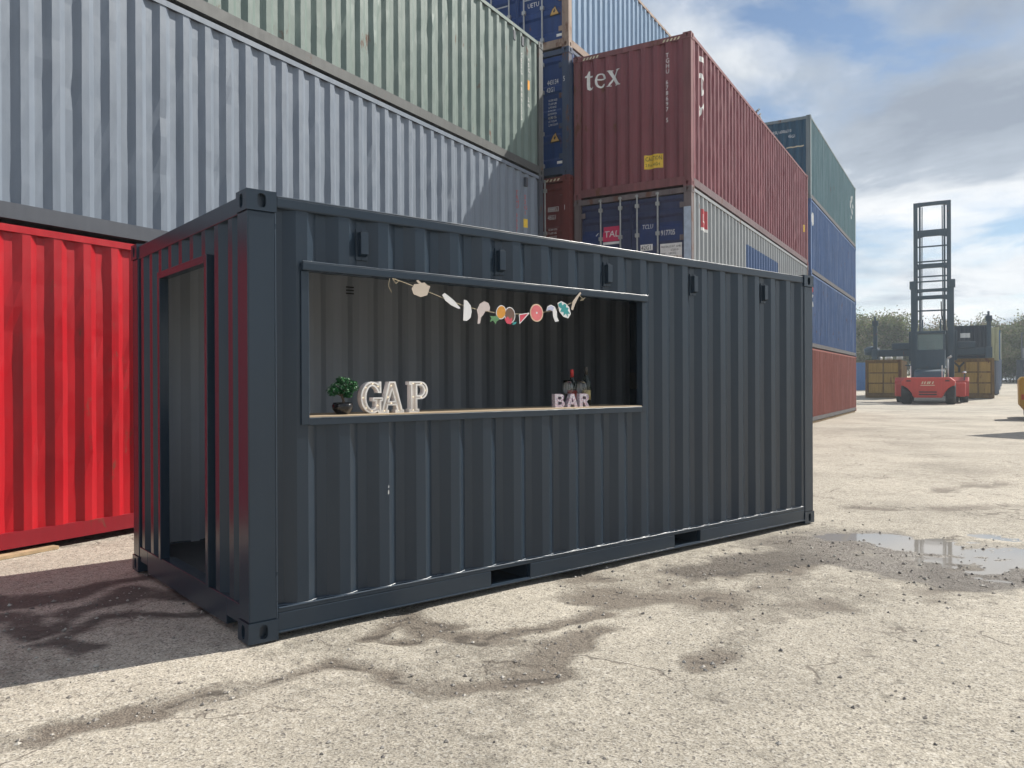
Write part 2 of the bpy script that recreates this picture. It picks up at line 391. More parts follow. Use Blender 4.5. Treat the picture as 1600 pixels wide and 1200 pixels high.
def maskof(k, amp=1.25):
    m = np.zeros(GX.shape)
    for w_, P in LN[k]: m = np.maximum(m, np.exp(-(np.maximum(pdist(P) + wob * w_ * 2.4, 0) / w_) ** 2))
    return np.clip((m * (.55 + 1.1 * n2) - .18) * amp, 0, 1) * (GAP if k == 'dirt' else 1)
stain = maskof('stain', 1.6); dirt = maskof('dirt', 1.55); wet = maskof('wet', 1.9)
cline = np.zeros(GX.shape)
for w_, P in LN['dirt'][:8]: cline = np.maximum(cline, np.exp(-(pdist(P) / .028) ** 2))
cline *= np.clip((n2 - .34) * 4, 0, 1)
n4 = fbm(GX, GY, .38, 60, 4)
pool = np.zeros(GX.shape)
for w_, P in ((.30, [(-1.15, 8.25), (-.75, 8.40), (-.55, 8.15)]), (.34, [(-.35, 8.25), (.1, 8.15), (.6, 8.2), (1.8, 8.3)]), (.16, [(-.2, 7.62), (.25, 7.75), (.6, 7.8)]), (.25, [(.2, 9.0), (1.0, 9.1), (2, 9.2)])):
    pool = np.maximum(pool, np.exp(-(np.maximum(pdist(P) + wob * w_ * 2.5, 0) / w_) ** 2))
spl = np.clip((fbm(GX, GY, 1.1, 77, 5) - .52) * 4, 0, 1) * .5
farmud = np.clip((fbm(GX, GY, 3.0, 40, 5) - .50) * 3.0, 0, 1) * np.clip((GY - 8) / 5, 0, 1) * .45
Z = -.004 - .010 * n3 - .006 * n2
Z -= .014 * dirt * (.4 + n1) + .010 * wet * (.3 + n1) + .036 * pool * (-.05 + 1.9 * n4)
Z += .026 * np.clip(GY - 58, 0, 60) * np.clip((GY - 58) / 8, 0, 1)
Z += pool * np.random.default_rng(5).uniform(-.011, .013, GX.shape)
verts = np.stack([GX, GY, Z], -1).reshape(-1, 3); ny, nx = GX.shape
idx = np.arange(ny * nx).reshape(ny, nx)
faces = np.stack([idx[:-1, :-1], idx[:-1, 1:], idx[1:, 1:], idx[1:, :-1]], -1).reshape(-1, 4)
me = bpy.data.meshes.new('ground'); me.from_pydata(verts.tolist(), [], faces.tolist())
for nm, arr in (('stain', stain), ('dirt', np.maximum(np.maximum(dirt, farmud), spl * .55)), ('wet', wet), ('cline', cline)):
    at = me.attributes.new(nm, 'FLOAT', 'POINT'); at.data.foreach_set('value', arr.reshape(-1).astype(np.float32))
q = NT('rough_concrete')
def att(nm): n = q.n('ShaderNodeAttribute'); n.attribute_name = nm; return n.outputs['Fac']
fine = q.noise(q.tc, 95, 6, .7); mid = q.noise(q.tc, 16, 6, .62); big = q.noise(q.tc, .55, 6, .6); hug = q.noise(q.tc, .12, 4)
vo = q.n('ShaderNodeTexVoronoi'); vo.inputs['Scale'].default_value = 88; vo.inputs['Randomness'].default_value = 1; q.k(q.tc, vo.inputs['Vector'])
sepc = q.n('ShaderNodeSeparateColor'); q.k(vo.outputs['Color'], sepc.inputs[0])
c = q.mix(q.ramp(fine, [(.34, 0.0), (.60, 1.0)]), (.19, .168, .140), (.59, .535, .445))
c = q.mix(q.ramp(sepc.outputs[0], [(.80, 0.0), (.90, .7)]), c, (.62, .58, .51))
c = q.mix(q.ramp(sepc.outputs[1], [(.87, 0.0), (.93, .75)]), c, (.14, .125, .115))
c = q.mix(1.0, c, q.ramp(mid, [(.25, .76), (.75, 1.14)]), 'MULTIPLY')
c = q.mix(1.0, c, q.ramp(big, [(.30, .74), (.62, 1.06)]), 'MULTIPLY')
c = q.mix(1.0, c, q.ramp(hug, [(.35, .86), (.60, 1.05)]), 'MULTIPLY')
# hairline cracks: warped cell borders, only in some areas
wv = q.n('ShaderNodeVectorMath'); wv.operation = 'ADD'
nz_ = q.n('ShaderNodeTexNoise'); nz_.inputs['Scale'].default_value = 2.6; nz_.inputs['Detail'].default_value = 6; q.k(q.tc, nz_.inputs['Vector'])
ws = q.n('ShaderNodeVectorMath'); ws.operation = 'SCALE'; ws.inputs['Scale'].default_value = .9; q.k(nz_.outputs['Color'], ws.inputs[0])
q.k(q.tc, wv.inputs[0]); q.k(ws.outputs[0], wv.inputs[1])
vc = q.n('ShaderNodeTexVoronoi'); vc.feature = 'DISTANCE_TO_EDGE'; vc.inputs['Scale'].default_value = .85; q.k(wv.outputs[0], vc.inputs['Vector'])
crk = q.math('MULTIPLY', q.ramp(vc.outputs['Distance'], [(.004, 1.0), (.016, 0.0)]), q.ramp(q.noise(q.tc, .9, 4), [(.46, 0.0), (.58, 1.0)]))
c = q.mix(q.math('MULTIPLY', crk, .7), c, (.11, .09, .075))
mid2 = q.noise(q.tc, 7, 7, .68)
def soft(a, k, lo=.18, hi=.95):     # break the mask edges up with noise
    v = q.math('ADD', att(a), q.math('MULTIPLY', q.math('SUBTRACT', mid2, .5), k))
    v = q.math('ADD', v, q.math('MULTIPLY', q.math('SUBTRACT', fine, .5), .7)); return q.ramp(v, [(lo, 0.0), (hi, 1.0)])
md = soft('dirt', 1.3); ms = soft('stain', 1.1); mw_ = soft('wet', 1.0)
c = q.mix(q.math('MULTIPLY', md, .88), c, q.mix(q.ramp(fine, [(.4, 0.0), (.62, 1.0)]), (.10, .082, .066), (.24, .20, .16)))
c = q.mix(q.math('MULTIPLY', ms, .85), c, (.075, .062, .056))
c = q.mix(q.math('MULTIPLY', mw_, .80), c, q.mix(q.ramp(fine, [(.4, 0.0), (.62, 1.0)]), (.07, .056, .045), (.20, .17, .14)))
c = q.mix(q.math('MULTIPLY', q.ramp(q.math('ADD', att('cline'), q.math('MULTIPLY', q.math('SUBTRACT', mid2, .5), .9)), [(.35, 0.0), (.8, 1.0)]), .8), c, (.075, .062, .052))
rr = q.mix(q.math('MULTIPLY', mw_, q.ramp(fine, [(.4, 1.0), (.6, .6)])), (.92, .92, .92), (.20, .20, .20))
rr = q.mix(q.math('MULTIPLY', md, q.ramp(fine, [(.45, .5), (.65, .1)])), rr, (.45, .45, .45))
q.k(c, q.b.inputs['Base Color']); q.k(rr, q.b.inputs['Roughness']); q.b.inputs['Specular IOR Level'].default_value = .35
b1 = q.bump(mid, .45, .02, q.bump(q.ramp(crk, [(0.0, 1.0), (1.0, 0.0)]), .5, .01)); b2 = q.bump(fine, .6, .005, b1); b3 = q.bump(vo.outputs['Distance'], .35, .004, b2); b4 = q.bump(q.math('MULTIPLY', q.noise(q.tc, 34, 5, .65), q.math('ADD', md, mw_)), .8, .018, b3); q.k(b4, q.b.inputs['Normal'])
me.materials.append(q.m); g = link('ground', me, smooth=True); g['kind'] = 'structure'
# standing water

qw = NT('puddle_water'); qw.b.inputs['Base Color'].default_value = (.24, .22, .195, 1); qw.b.inputs['Roughness'].default_value = .03; qw.b.inputs['IOR'].default_value = 1.33
qw.k(qw.bump(qw.noise(qw.tc, 3, 2), .02, .01), qw.b.inputs['Normal'])
WL = -.0352
tag(MB().add([(-1.55, 6.6, WL), (2.6, 6.6, WL), (2.6, 10.4, WL), (-1.55, 10.4, WL)], [(0, 1, 2, 3)]).build('water', qw.m), kind='structure')
# loose stones
def gz(x, y):
    i = np.clip(np.searchsorted(gy, y), 1, ny - 1); j = np.clip(np.searchsorted(gx, x), 1, nx - 1)
    return float(Z[i, j]), float(max(dirt[i, j], wet[i, j], .7 * stain[i, j]))
gm = MB(); cnt = 0
while cnt < 3000:
    dd = 2.2 + 11 * random.random() ** 1.6; a = -YAW * 0 + random.uniform(-.62, .62)
    v = fw * dd * math.cos(a) + rt * dd * math.sin(a); x, y = v.x, v.y
    if not (-6.1 < x < 1.7 and 1.3 < y < 10.7): continue
    z, mk = gz(x, y)
    if random.random() > .07 + 1.0 * mk: continue
    s_ = random.choice((.003, .003, .004, .005, .006, .009, .013)) * random.uniform(.7, 1.2)
    if dd > 6: s_ *= 1.2
    R_ = Matrix.Rotation(random.uniform(0, 6.28), 3, 'Z'); e = [random.uniform(.7, 1.3) for _ in range(6)]
    pts = [Vector((s_ * e[0], 0, 0)), Vector((0, s_ * e[1], 0)), Vector((-s_ * e[2], 0, 0)), Vector((0, -s_ * e[3], 0)), Vector((s_ * .2, s_ * .1, s_ * .65 * e[4])), Vector((0, 0, -s_ * .5))]
    gm.add([R_ @ p + Vector((x, y, z + s_ * .25)) for p in pts], [(0, 1, 4), (1, 2, 4), (2, 3, 4), (3, 0, 4), (1, 0, 5), (2, 1, 5), (3, 2, 5), (0, 3, 5)], random.choice((0, 0, 0, 1, 2, 2))); cnt += 1
gv = gm.build('gravel', [simple('stone_grey', (.26, .235, .21), .85), simple('stone_dark', (.13, .12, .115), .8), simple('stone_pale', (.42, .39, .35), .85)])
tag(gv, 'small loose stones scattered over the rough yard surface', 'gravel', kind='stuff')

# ------------------------------------------------------------------ the bar container
MX, MY, MTH = -3.5474, 3.1178, .3522
A = MT['anth']; I = MT['inner']
bar = empty('shipping_container', (MX, MY, 0), math.pi / 2 - MTH, 'anthracite grey small container converted to a bar with serving window and open doorway', 'container')
H = S; L = L20; BV = .004
cm = casting_mesh(A, 'anth')
for x in (-.006, L - .172):
    for y in (-.006, W - .156):
        for z in (0, H - .118): link('corner_casting', cm, bar, loc=(x, y, z))
for x in (0, L - .166):
    for y in (0, W - .160): MB().box(x + .002, x + .166, y + .001, y + .160, .118, H - .118).build('corner_post', A, bar, bevel=.008)
for y, s_ in ((0, 1), (W, -1)):
    Y = lambda a, b: sorted((y + s_ * a, y + s_ * b))
    a, b = Y(.004, .064); MB().box(.172, L - .172, a, b, H - .088, H - .022).build('top_rail', A, bar, bevel=.010)
    a, b = Y(.003, .05); mb = MB()
    for x0, x1 in ((.172, 1.745), (2.11, 3.777), (4.137, L - .172)): mb.box(x0, x1, a, b, .032, .150)
    mb.box(.172, L - .172, a, b, .150, .178)
    c, d = Y(-.008, .003)
    mb.box(.172, L - .172, c, d, .032, .046)
    for x0, x1 in ((1.7455, 2.1095), (3.7775, 4.1365)): mb.box(x0, x1, a + .001, b, .033, .052)
    mb.build('bottom_rail', A, bar, bevel=.006)
for x0, x1 in ((1.745, 2.11), (3.777, 4.137)):
    MB().box(x0 - .006, x0 - .001, .052, W - .052, .03, .149).box(x1 + .001, x1 + .006, .052, W - .052, .03, .149).box(x0, x1, .052, W - .052, .143, .149).box(x0, x1, .052, W - .052, .03, .036).build('fork_pocket', A, bar)
for x0, x1, nm in ((.006, .066, 0), (L - .066, L - .006, 1)):
    MB().box(x0, x1, .160, W - .160, H - .125, H - .022).build('end_header', A, bar, bevel=.005)
    MB().box(x0, x1 + (.02 if nm == 0 else 0), .375, W - .375, .032, .20).box(x0, x1, .160, .375, .088, .20).box(x0, x1, W - .375, W - .160, .088, .20).build('end_sill', A, bar, bevel=.004)
# walls
ps = corr(.2775, .072, .070, .036, .296, .15, L - .15)
def wall(name, F, prof, rects, mats=(A, I)):
    mb = MB()
    for u0, u1, z0, z1 in rects:
        corr_sheet(mb, prof, u0, u1, z0, z1, F, 0); corr_sheet(mb, prof, u0, u1, z0, z1, F, 1, t=.005)
    return mb.build(name, list(mats), bar)
wx0, wx1, wz0, wz1 = .345, 3.388, 1.255, 2.185
wall('side_wall', FS, ps, [(.155, wx0, .165, H - .075), (wx1, L - .155, .165, H - .075), (wx0, wx1, .165, wz0), (wx0, wx1, wz1, H - .075)])
wall('side_wall', FB, ps, [(.155, L - .155, .165, H - .075)])
pe = corr(.236, .07, .055, .040, .215, .14, W - .14)
dy0, dy1, dz1 = .70, 1.665, 2.25
wall('end_wall', FE, pe, [(.15, W - dy1 - .02, .19, H - .11), (W - dy0 + .02, W - .15, .19, H - .11), (W - dy1 - .02, W - dy0 + .02, dz1 + .02, H - .11)])
MB().box(.05, L - .05, .05, W - .05, H - .040, H - .034).box(.055, L - .055, .06, W - .06, H - .052, H - .046, 1).build('roof', [A, I], bar)
MB().box(.06, L - .05, .052, W - .052, .151, .168).build('floor', MT['floorply'], bar)
for y0, y1 in ((.16, W / 2 - .004), (W / 2 + .004, W - .16)):
    dd = MB().box(L - .05, L - .03, y0, y1, .20, H - .12, 0).box(L - .056, L - .051, y0 + .05, y1 - .05, .24, H - .16, 1)
    for k in range(4): dd.box(L - .075, L - .056, y0 + .05, y1 - .05, .5 + k * .5, .62 + k * .5, 1)
    do = dd.build('door', [A, I], bar)
    for k in range(3): MB().box(L - .03, L + .012, y0 if y0 < 1 else y1 - .05, (y0 if y0 < 1 else y1 - .05) + .05, .45 + k * .75, .60 + k * .75).build('hinge', A, do)
MB().box(L - .24, L - .082, 2.0, 2.36, 1.40, 1.60).box(L - .20, L - .10, 2.08, 2.28, 1.601, 1.66).build('lock_box', MT['black'], bar, bevel=.01)
# door frame
fr = MB()
fr.box(-.010, .056, dy1, dy1 + .05, .20, dz1 + .05).box(-.010, .056, dy0 - .05, dy0, .20, dz1 + .05).box(-.010, .056, dy0, dy1, dz1, dz1 + .05)
fr.box(-.004, .09, dy0, dy1, .2005, .212)
fr.build('door_frame', A, bar, bevel=.003)
# window frame: top drip flange, jambs, sill
MB().box(.322, 3.411, -.024, .062, 2.152, 2.204).build('window_head', A, bar, bevel=.008)
MB().box(.322, .370, -.003, .062, 1.236, 2.151).build('window_jamb', A, bar, bevel=.003)
MB().box(3.354, 3.405, -.003, .062, 1.236, 2.151).build('window_jamb', A, bar, bevel=.003)
MB().box(.371, 3.353, -.004, .062, 1.232, 1.274).build('window_sill', A, bar, bevel=.003)
# wooden counter board on the sill
qd = NT('counter_wood'); gr = qd.noise(qd.mapv((1.2, 22, 22)), 2.2, 6, .6)
qd.k(qd.mix(gr, (.56, .45, .31), (.36, .26, .16)), qd.b.inputs['Base Color']); qd.b.inputs['Roughness'].default_value = .5
MB().box(.372, 3.352, .004, .42, 1.2745, 1.288).build('counter_board', qd.m, bar, bevel=.002)
for x in (.6, 1.5, 2.4, 3.2): MB().prism([(.09, 1.02), (.11, 1.02), (.40, 1.255), (.40, 1.273), (.09, 1.273)], x - .02, x + .02, 'x').build('counter_bracket', A, bar)
for x in (.747, 1.859, 2.971, 4.083, 5.195):
    v = MB().box(x - .042, x + .042, .034, .045, 2.255, 2.45)
    v.prism([(.034, 2.275), (-.004, 2.290), (-.004, 2.428), (.034, 2.43)], x - .026, x + .026, 'x')
    for k in (2.262, 2.443): v.tube((x, .030, k), (x, .036, k), .008, seg=8)
    v.build('vent', A, bar, bevel=.002)
# weld beads at the sheet foot, and edge beads added for bright sun glints
bead = paint('weld_bead_paint', tuple(v * 1.5 for v in ANTH), .30, .1, .1, 0, .4, .6)
def weld_glint(pts, r, jit=.0006):
    pts = [Vector(p) + Vector((0, random.uniform(-jit, jit), random.uniform(-jit, jit))) for p in pts]
    return MB().sweep(pts, r, 10).build('weld_seam', bead, bar, True)
def fine_pts(a, b, n, f): return [f(a + (b - a) * i / n) for i in range(n + 1)]
usb = sorted(set([.18, L - .18] + [u for u in ps[0] if .18 < u < L - .18]))
weld_glint([(u, .009 + ps[1](u), .180) for u in usb], .0065)
weld_glint(fine_pts(.18, L - .18, 60, lambda x: (x, .006, .1765)), .005)
weld_glint(fine_pts(.325, 3.408, 40, lambda x: (x, -.018, 2.2045)), .0055, .0008)
weld_glint(fine_pts(.18, L - .18, 60, lambda x: (x, .010, H - .0225)), .006)
weld_glint(fine_pts(.12, H - .12, 20, lambda z: (.1665, .004, z)), .0045, .0005)
weld_glint(fine_pts(1.24, 2.15, 10, lambda z: (.369, .0, z)), .004, .0005)
weld_glint(fine_pts(.374, 3.35, 30, lambda x: (x, -.001, 1.2745)), .004, .0008)
decal(poly_bm([[[(0, 0), (.008, .004), (.007, .030), (.002, .024)]], [[(.001, .04), (.009, .045), (.006, .062)]]]), 'paint_chip', MT['white'], bar, FS, .912, .77, ps)
vi = MB()
for k in range(3): vi.box(1.87, 1.95, W - .066, W - .058, 2.33 + k * .03, 2.342 + k * .03)
vi.build('inner_vent', MT['black'], bar)
MB().path([(1.05, W - .075, .17), (1.05, W - .09, .22), (1.13, W - .09, .22), (1.13, W - .075, .17)], .009).build('lashing_ring', A, bar)

# ------------------------------------------------------------------ things on the counter (children of nothing; placed through the bar's frame)
bar_m = Matrix.Translation((MX, MY, 0)) @ Matrix.Rotation(math.pi / 2 - MTH, 4, 'Z')
RZ = math.pi / 2 - MTH
def at(x, y, z): return bar_m @ Vector((x, y, z))
CT = 1.288
def behind(x, y):    # x on the y=.15 plane -> x at depth y along the same line of sight
    return -1.70 + (x + 1.70) * (4.41 + y) / 4.56
def ell(cx, cy, rx, ry, a0, a1, n=14): return [(cx + rx * math.cos(math.radians(a0 + (a1 - a0) * i / (n - 1))), cy + ry * math.sin(math.radians(a0 + (a1 - a0) * i / (n - 1)))) for i in range(n)]
GL = {
 'G': [ell(.40, .5, .40, .5, 58, 302, 22) + [(.60, .06), (.62, 0), (.72, 0), (.72, .38), (.78, .38), (.78, .5), (.42, .5), (.42, .38), (.52, .38), (.52, .17)] + ell(.40, .5, .21, .36, 302, 60, 18) + [(.58, .72), (.60, .64), (.72, .64), (.72, 1.0), (.64, 1.0)]],
 'A': [[(0, 0), (.30, 0), (.30, .10), (.245, .10), (.275, .24), (.565, .24), (.595, .10), (.54, .10), (.54, 0), (.86, 0), (.86, .10), (.80, .10), (.54, 1), (.31, 1), (.06, .10), (0, .10)], [(.315, .38), (.42, .74), (.525, .38)]],
 'P': [[(0, 0), (.38, 0), (.38, .11), (.31, .11), (.31, .42)] + ell(.44, .71, .28, .29, -90, 90, 14) + [(0, 1), (0, .89), (.07, .89), (.07, .11), (0, .11)], [(.31, .55)] + ell(.43, .71, .14, .16, 90, -90, 10)[::-1][::1] + [(.31, .87)]]}
GL['P'][1] = [(.31, .55), (.31, .87)] + ell(.43, .71, .14, .16, 90, -90, 10)
BULB = {'G': [(.64, .85), (.45, .93), (.2, .82), (.1, .5), (.2, .17), (.42, .07), (.62, .25)], 'A': [(.425, .87), (.30, .5), (.55, .5), (.17, .07), (.69, .07), (.425, .31)], 'P': [(.19, .94), (.19, .5), (.19, .07), (.5, .93), (.65, .71), (.5, .49)]}
def area(lp): return sum(a[0] * b[1] - b[0] * a[1] for a, b in zip(lp, lp[1:] + lp[:1]))
def inset(lp, d):
    n = len(lp); out = []; s_ = 1 if area(lp) > 0 else -1
    for i in range(n):
        p, a, b = Vector(lp[i]), Vector(lp[i - 1]), Vector(lp[(i + 1) % n])
        e1 = (p - a).normalized(); e2 = (b - p).normalized(); n1_ = Vector((-e1.y, e1.x)); n2_ = Vector((-e2.y, e2.x)); m_ = n1_ + n2_
        k = d / max(.45, 1 + n1_.dot(n2_)) ; out.append(tuple(p + m_ * k * s_))
    return out
mw = simple('white_tin', (.84, .82, .79), .45, var=.08); mi_ = simple('letter_face', (.78, .71, .66), .55, var=.15)
mbulb = simple('bulb', (1, .85, .62), .3, emit=.8, var=0)
def marquee(ch, x, h, label):
    t = empty('marquee_letter', at(behind(x, .08), .08, CT), RZ, label, 'letter', 'standing letters spelling GAP')
    sc_ = lambda p: (p[0] * h, p[1] * h)
    loops = [[sc_(p) for p in lp] for lp in GL[ch]]
    bm = poly_bm([loops]); D = .05
    for v in bm.verts: v.co = (v.co.x, .018, v.co.y)
    me = bpy.data.meshes.new('face'); bm.to_mesh(me); bm.free(); me.materials.append(mi_); link('face', me, t)
    rim = MB()
    for k, lp in enumerate(loops):
        inn = inset(lp, h * .048 * (1 if k == 0 else -1)); n = len(lp)
        for a, b in (((lp, 0), (lp, D)), ((inn, 0), (inn, .017)), ((lp, 0), (inn, 0)), ((lp, D), (inn, D))):
            rim.add([(p[0], a[1], p[1]) for p in a[0]] + [(p[0], b[1], p[1]) for p in b[0]], [(i, (i + 1) % n, n + (i + 1) % n, n + i) for i in range(n)])
    rim.build('rim', mw, t)
    for bx_, bz_ in BULB[ch]:
        MB().lathe([(.0001, -.004), (.0035, -.0025), (.0045, 0), (.0035, .0025), (.0001, .004)], seg=8).build('bulb', mbulb, t, True, loc=(bx_ * h, .013, bz_ * h))
marquee('G', .80, .205, 'white tin marquee letter G nearest the potted plant')
marquee('A', .945, .205, 'large white tin marquee letter A between the G and P')
marquee('P', 1.165, .205, 'white tin marquee letter P at the right of its word')
qs = NT('sequins'); vv = qs.n('ShaderNodeTexVoronoi'); vv.inputs['Scale'].default_value = 130; qs.k(qs.tc, vv.inputs['Vector'])
sp_ = qs.n('ShaderNodeSeparateColor'); qs.k(vv.outputs['Color'], sp_.inputs[0])
qs.k(qs.ramp(sp_.outputs[0], [(.2, (.50, .48, .52)), (.42, (.46, .24, .32)), (.60, (.16, .14, .26)), (.8, (.6, .57, .6))]), qs.b.inputs['Base Color']); qs.b.inputs['Roughness'].default_value = .3; qs.b.inputs['Metallic'].default_value = .2
qs.k(qs.bump(vv.outputs['Distance'], .6, .003), qs.b.inputs['Normal'])
BL = {'B': [[(0, 0), (.5, 0)] + ell(.5, .27, .25, .27, -90, 75, 9) + ell(.46, .76, .24, .24, -60, 90, 9) + [(0, 1)], [(.24, .2), (.24, .42), (.46, .42)] + ell(.46, .31, .08, .11, 60, -60, 5) + [(.46, .2)], [(.24, .6), (.24, .8), (.44, .8)] + ell(.44, .70, .08, .09, 60, -60, 5) + [(.44, .6)]],
      'A': [[(0, 0), (.26, 0), (.31, .2), (.55, .2), (.60, 0), (.86, 0), (.56, 1), (.30, 1)], [(.36, .38), (.43, .70), (.50, .38)]],
      'R': [[(0, 0), (.25, 0), (.25, .36), (.34, .36), (.52, 0), (.80, 0), (.58, .40)] + ell(.47, .70, .28, .30, -50, 90, 10) + [(0, 1)], [(.25, .56), (.25, .80), (.46, .80)] + ell(.46, .68, .08, .11, 60, -60, 5) + [(.46, .56)]]}
for ch, x, lb in (('B', 2.50, 'small sparkly letter B leftmost under the wine glasses'), ('A', 2.63, 'small sparkly letter A in front of the red-capped bottle'), ('R', 2.77, 'small sparkly letter R at the right end of the word')):
    h = .105; loops = [[(p[0] * h * 1.32, p[1] * h) for p in lp] for lp in BL[ch]]
    bm = poly_bm([loops]); fs = bm.faces[:]; ex_ = bmesh.ops.extrude_face_region(bm, geom=fs)
    for v in [e for e in ex_['geom'] if isinstance(e, bmesh.types.BMVert)]: v.co.z += .035
    for v in bm.verts: v.co = (v.co.x, v.co.z, v.co.y)
    bmesh.ops.recalc_face_normals(bm, faces=bm.faces[:])
    me = bpy.data.meshes.new('sequin_letter'); bm.to_mesh(me); bm.free(); me.materials.append(qs.m)
    o = link('sequin_letter', me, loc=at(behind(x, .09), .09, CT)); o.rotation_euler = (0, 0, RZ); tag(o, lb, 'letter', 'small letters spelling BAR')
# wine glasses
qg = NT('clear_glass'); qg.b.inputs['Transmission Weight'].default_value = 1; qg.b.inputs['Roughness'].default_value = .02; qg.b.inputs['IOR'].default_value = 1.45; qg.b.inputs['Base Color'].default_value = (.97, .98, .98, 1)
for x, lb in ((2.64, 'clear stemmed wine glass in front of the red-capped bottle'), (2.79, 'clear stemmed wine glass in front of the dark sparkling-wine bottle')):
    y = .17; xx = behind(x, y)
    t = empty('wine_glass', at(xx, y, CT), RZ, lb, 'glass', 'wine glasses behind the small letters')
    MB().lathe([(.0355, .0005), (.034, .003), (.006, .007), (.004, .012)], seg=20).build('foot', qg.m, t, True)
    MB().tube((0, 0, .010), (0, 0, .092), .0038, seg=10).build('stem', qg.m, t, True)
    MB().lathe([(.004, .090), (.026, .098), (.043, .118), (.047, .140), (.043, .175), (.036, .212), (.0348, .212), (.0415, .175), (.0455, .140), (.0415, .119), (.025, .100), (.0005, .0955)], seg=24).build('bowl', qg.m, t, True)
qbot = NT('dark_bottle_glass'); qbot.b.inputs['Base Color'].default_value = (.012, .018, .012, 1); qbot.b.inputs['Roughness'].default_value = .06
foil_r = simple('red_foil', (.50, .04, .035), .35, .3); foil_b = simple('black_foil', (.06, .055, .05), .3, .5); lab_ = simple('bottle_label', (.35, .06, .05), .6); lab2 = simple('gold_label', (.45, .36, .16), .45)
for x, hh, fm, lm, lb in ((2.685, .30, foil_r, lab_, 'dark wine bottle with red foil cap behind the wine glasses'), (2.845, .325, foil_b, lab2, 'dark sparkling-wine bottle with black foil neck behind the right glass')):
    y = .26; xx = behind(x, y); k = hh / .30
    t = empty('bottle', at(xx, y, CT), RZ, lb, 'bottle', 'bottles standing on the counter')
    MB().lathe([(.030, .0005), (.0375, .006), (.0375, .165 * k), (.034, .19 * k), (.017, .222 * k), (.0142, .24 * k), (.0142, .286 * k)], seg=20).build('body', qbot.m, t, True)
    MB().lathe([(.0150, .235 * k), (.0150, .296 * k), (.013, .30 * k), (.0003, .30 * k)], seg=16).build('foil_cap', fm, t, True)
    MB().lathe([(.0379, .05), (.0379, .13)], seg=20).build('bottle_label', lm, t, True)
# potted bonsai
t = empty('potted_plant', at(behind(.668, .10), .10, CT), RZ, 'small bushy green artificial bonsai in a glossy black bowl', 'plant')
MB().lathe([(.030, .0005), (.040, .004), (.062, .030), (.066, .055), (.058, .074), (.055, .072), (.060, .055), (.02, .05), (.0005, .05)], seg=26).build('pot', simple('black_glaze', (.010, .010, .012), .12), t, True)
MB().lathe([(.055, .058), (.03, .064), (.0005, .066)], seg=16).build('soil', simple('soil', (.03, .022, .015), .9), t, True)
tr = MB(); bp = [(0, 0, .055), (.008, 0, .085), (-.004, .004, .115), (.010, 0, .150)]
for a, b, r in zip(bp[:-1], bp[1:], (.011, .009, .007)): tr.tube(a, b, r, r * .8)
for e in ((-.06, .0, .14), (.055, .01, .15), (.02, -.02, .19), (-.03, .02, .18)): tr.tube(bp[2], e, .005, .003, 6)
tr.build('trunk', simple('bark', (.08, .055, .035), .8), t)
lf = MB()
for cx_2, cz, r in ((-.065, .145, .042), (-.03, .175, .045), (.02, .20, .045), (.06, .165, .045), (.01, .150, .04), (.035, .125, .035), (-.01, .215, .03), (.075, .19, .03)):
    for _ in range(300):
        p = Vector((random.gauss(0, 1), random.gauss(0, 1), random.gauss(0, 1))).normalized() * r * random.uniform(.5, 1.05)
        p = Vector((cx_2 + p.x, p.y * .9, cz + p.z * .75)); a = Vector((random.gauss(0, 1), random.gauss(0, 1), random.gauss(.5, 1))).normalized(); b = a.orthogonal().normalized()
        lf.add([p - b * .004, p + a * .009, p + b * .004 + a * .001, p - a * .008], [(0, 3, 2, 1)], random.choice((0, 0, 1)))
lf.build('crown', [simple('leaf_green', (.018, .13, .03), .45), simple('leaf_dark', (.008, .055, .018), .5)], t)

# garland across the window
gl = empty('garland', at(1.75, -.03, 2.0), RZ, 'string of tropical fruit and bird paper cut-outs hung across the serving window', 'garland')
GO = (1.75, -.03, 2.0)
def gp(x, z, y=-.03): return (x - GO[0], y - GO[1], z - GO[2])
twine = simple('twine', (.45, .38, .26), .9)
knots = [(.93, 2.150), (1.00, 2.135), (1.14, 2.10), (1.38, 2.035), (1.51, 2.005), (1.64, 1.985), (1.82, 1.972), (2.03, 1.98), (2.15, 1.992), (2.29, 2.015), (2.42, 2.055), (2.53, 2.10), (2.60, 2.155)]
MB().path([gp(*k) for k in knots], .0022, 5).path([gp(.93, 2.15), gp(.955, 2.12), gp(.975, 2.135), gp(.95, 2.15)], .0022, 5).path([gp(.91, 2.15), gp(.90, 2.10), gp(.925, 2.06)], .0022, 5).path([gp(2.6, 2.15), gp(2.64, 2.12), gp(2.60, 2.115), gp(2.66, 2.14)], .0018, 5).build('string', twine, gl)
def card(shapes, x, z, rz=0, ry=0, name='cut_out'):
    mats = []; vs = []; mb = MB()
    p_o = None
    for k, (lp, m_) in enumerate(shapes):
        mats.append(m_); mb.prism(lp, -.0012 - .0006 * k, .0012 - .002 * (k > 0), 'y', k)
    o = mb.build(name, mats, gl, loc=gp(x, z, -.034)); o.rotation_euler = (0, ry, rz); return o
cw = simple('card_white', (.80, .79, .78), .6, var=.04); cb = simple('card_kraft', (.58, .49, .40), .7, var=.06); cpk = simple('card_blush', (.62, .53, .50), .7, var=.05)
corg = simple('card_orange', (.70, .30, .03), .6); cgrn = simple('card_green', (.10, .24, .10), .6); cbrn = simple('card_brown', (.16, .09, .06), .6); cred = simple('card_red', (.62, .06, .10), .6); cpnk = simple('card_pink', (.72, .17, .18), .6); cteal = simple('card_teal', (.03, .30, .30), .6); clav = simple('card_lavender', (.50, .52, .68), .6)
E_ = lambda rx, rz_, n=20, cx=0, cz=0: ell(cx, cz, rx, rz_, 0, 360 - 360 / n, n)
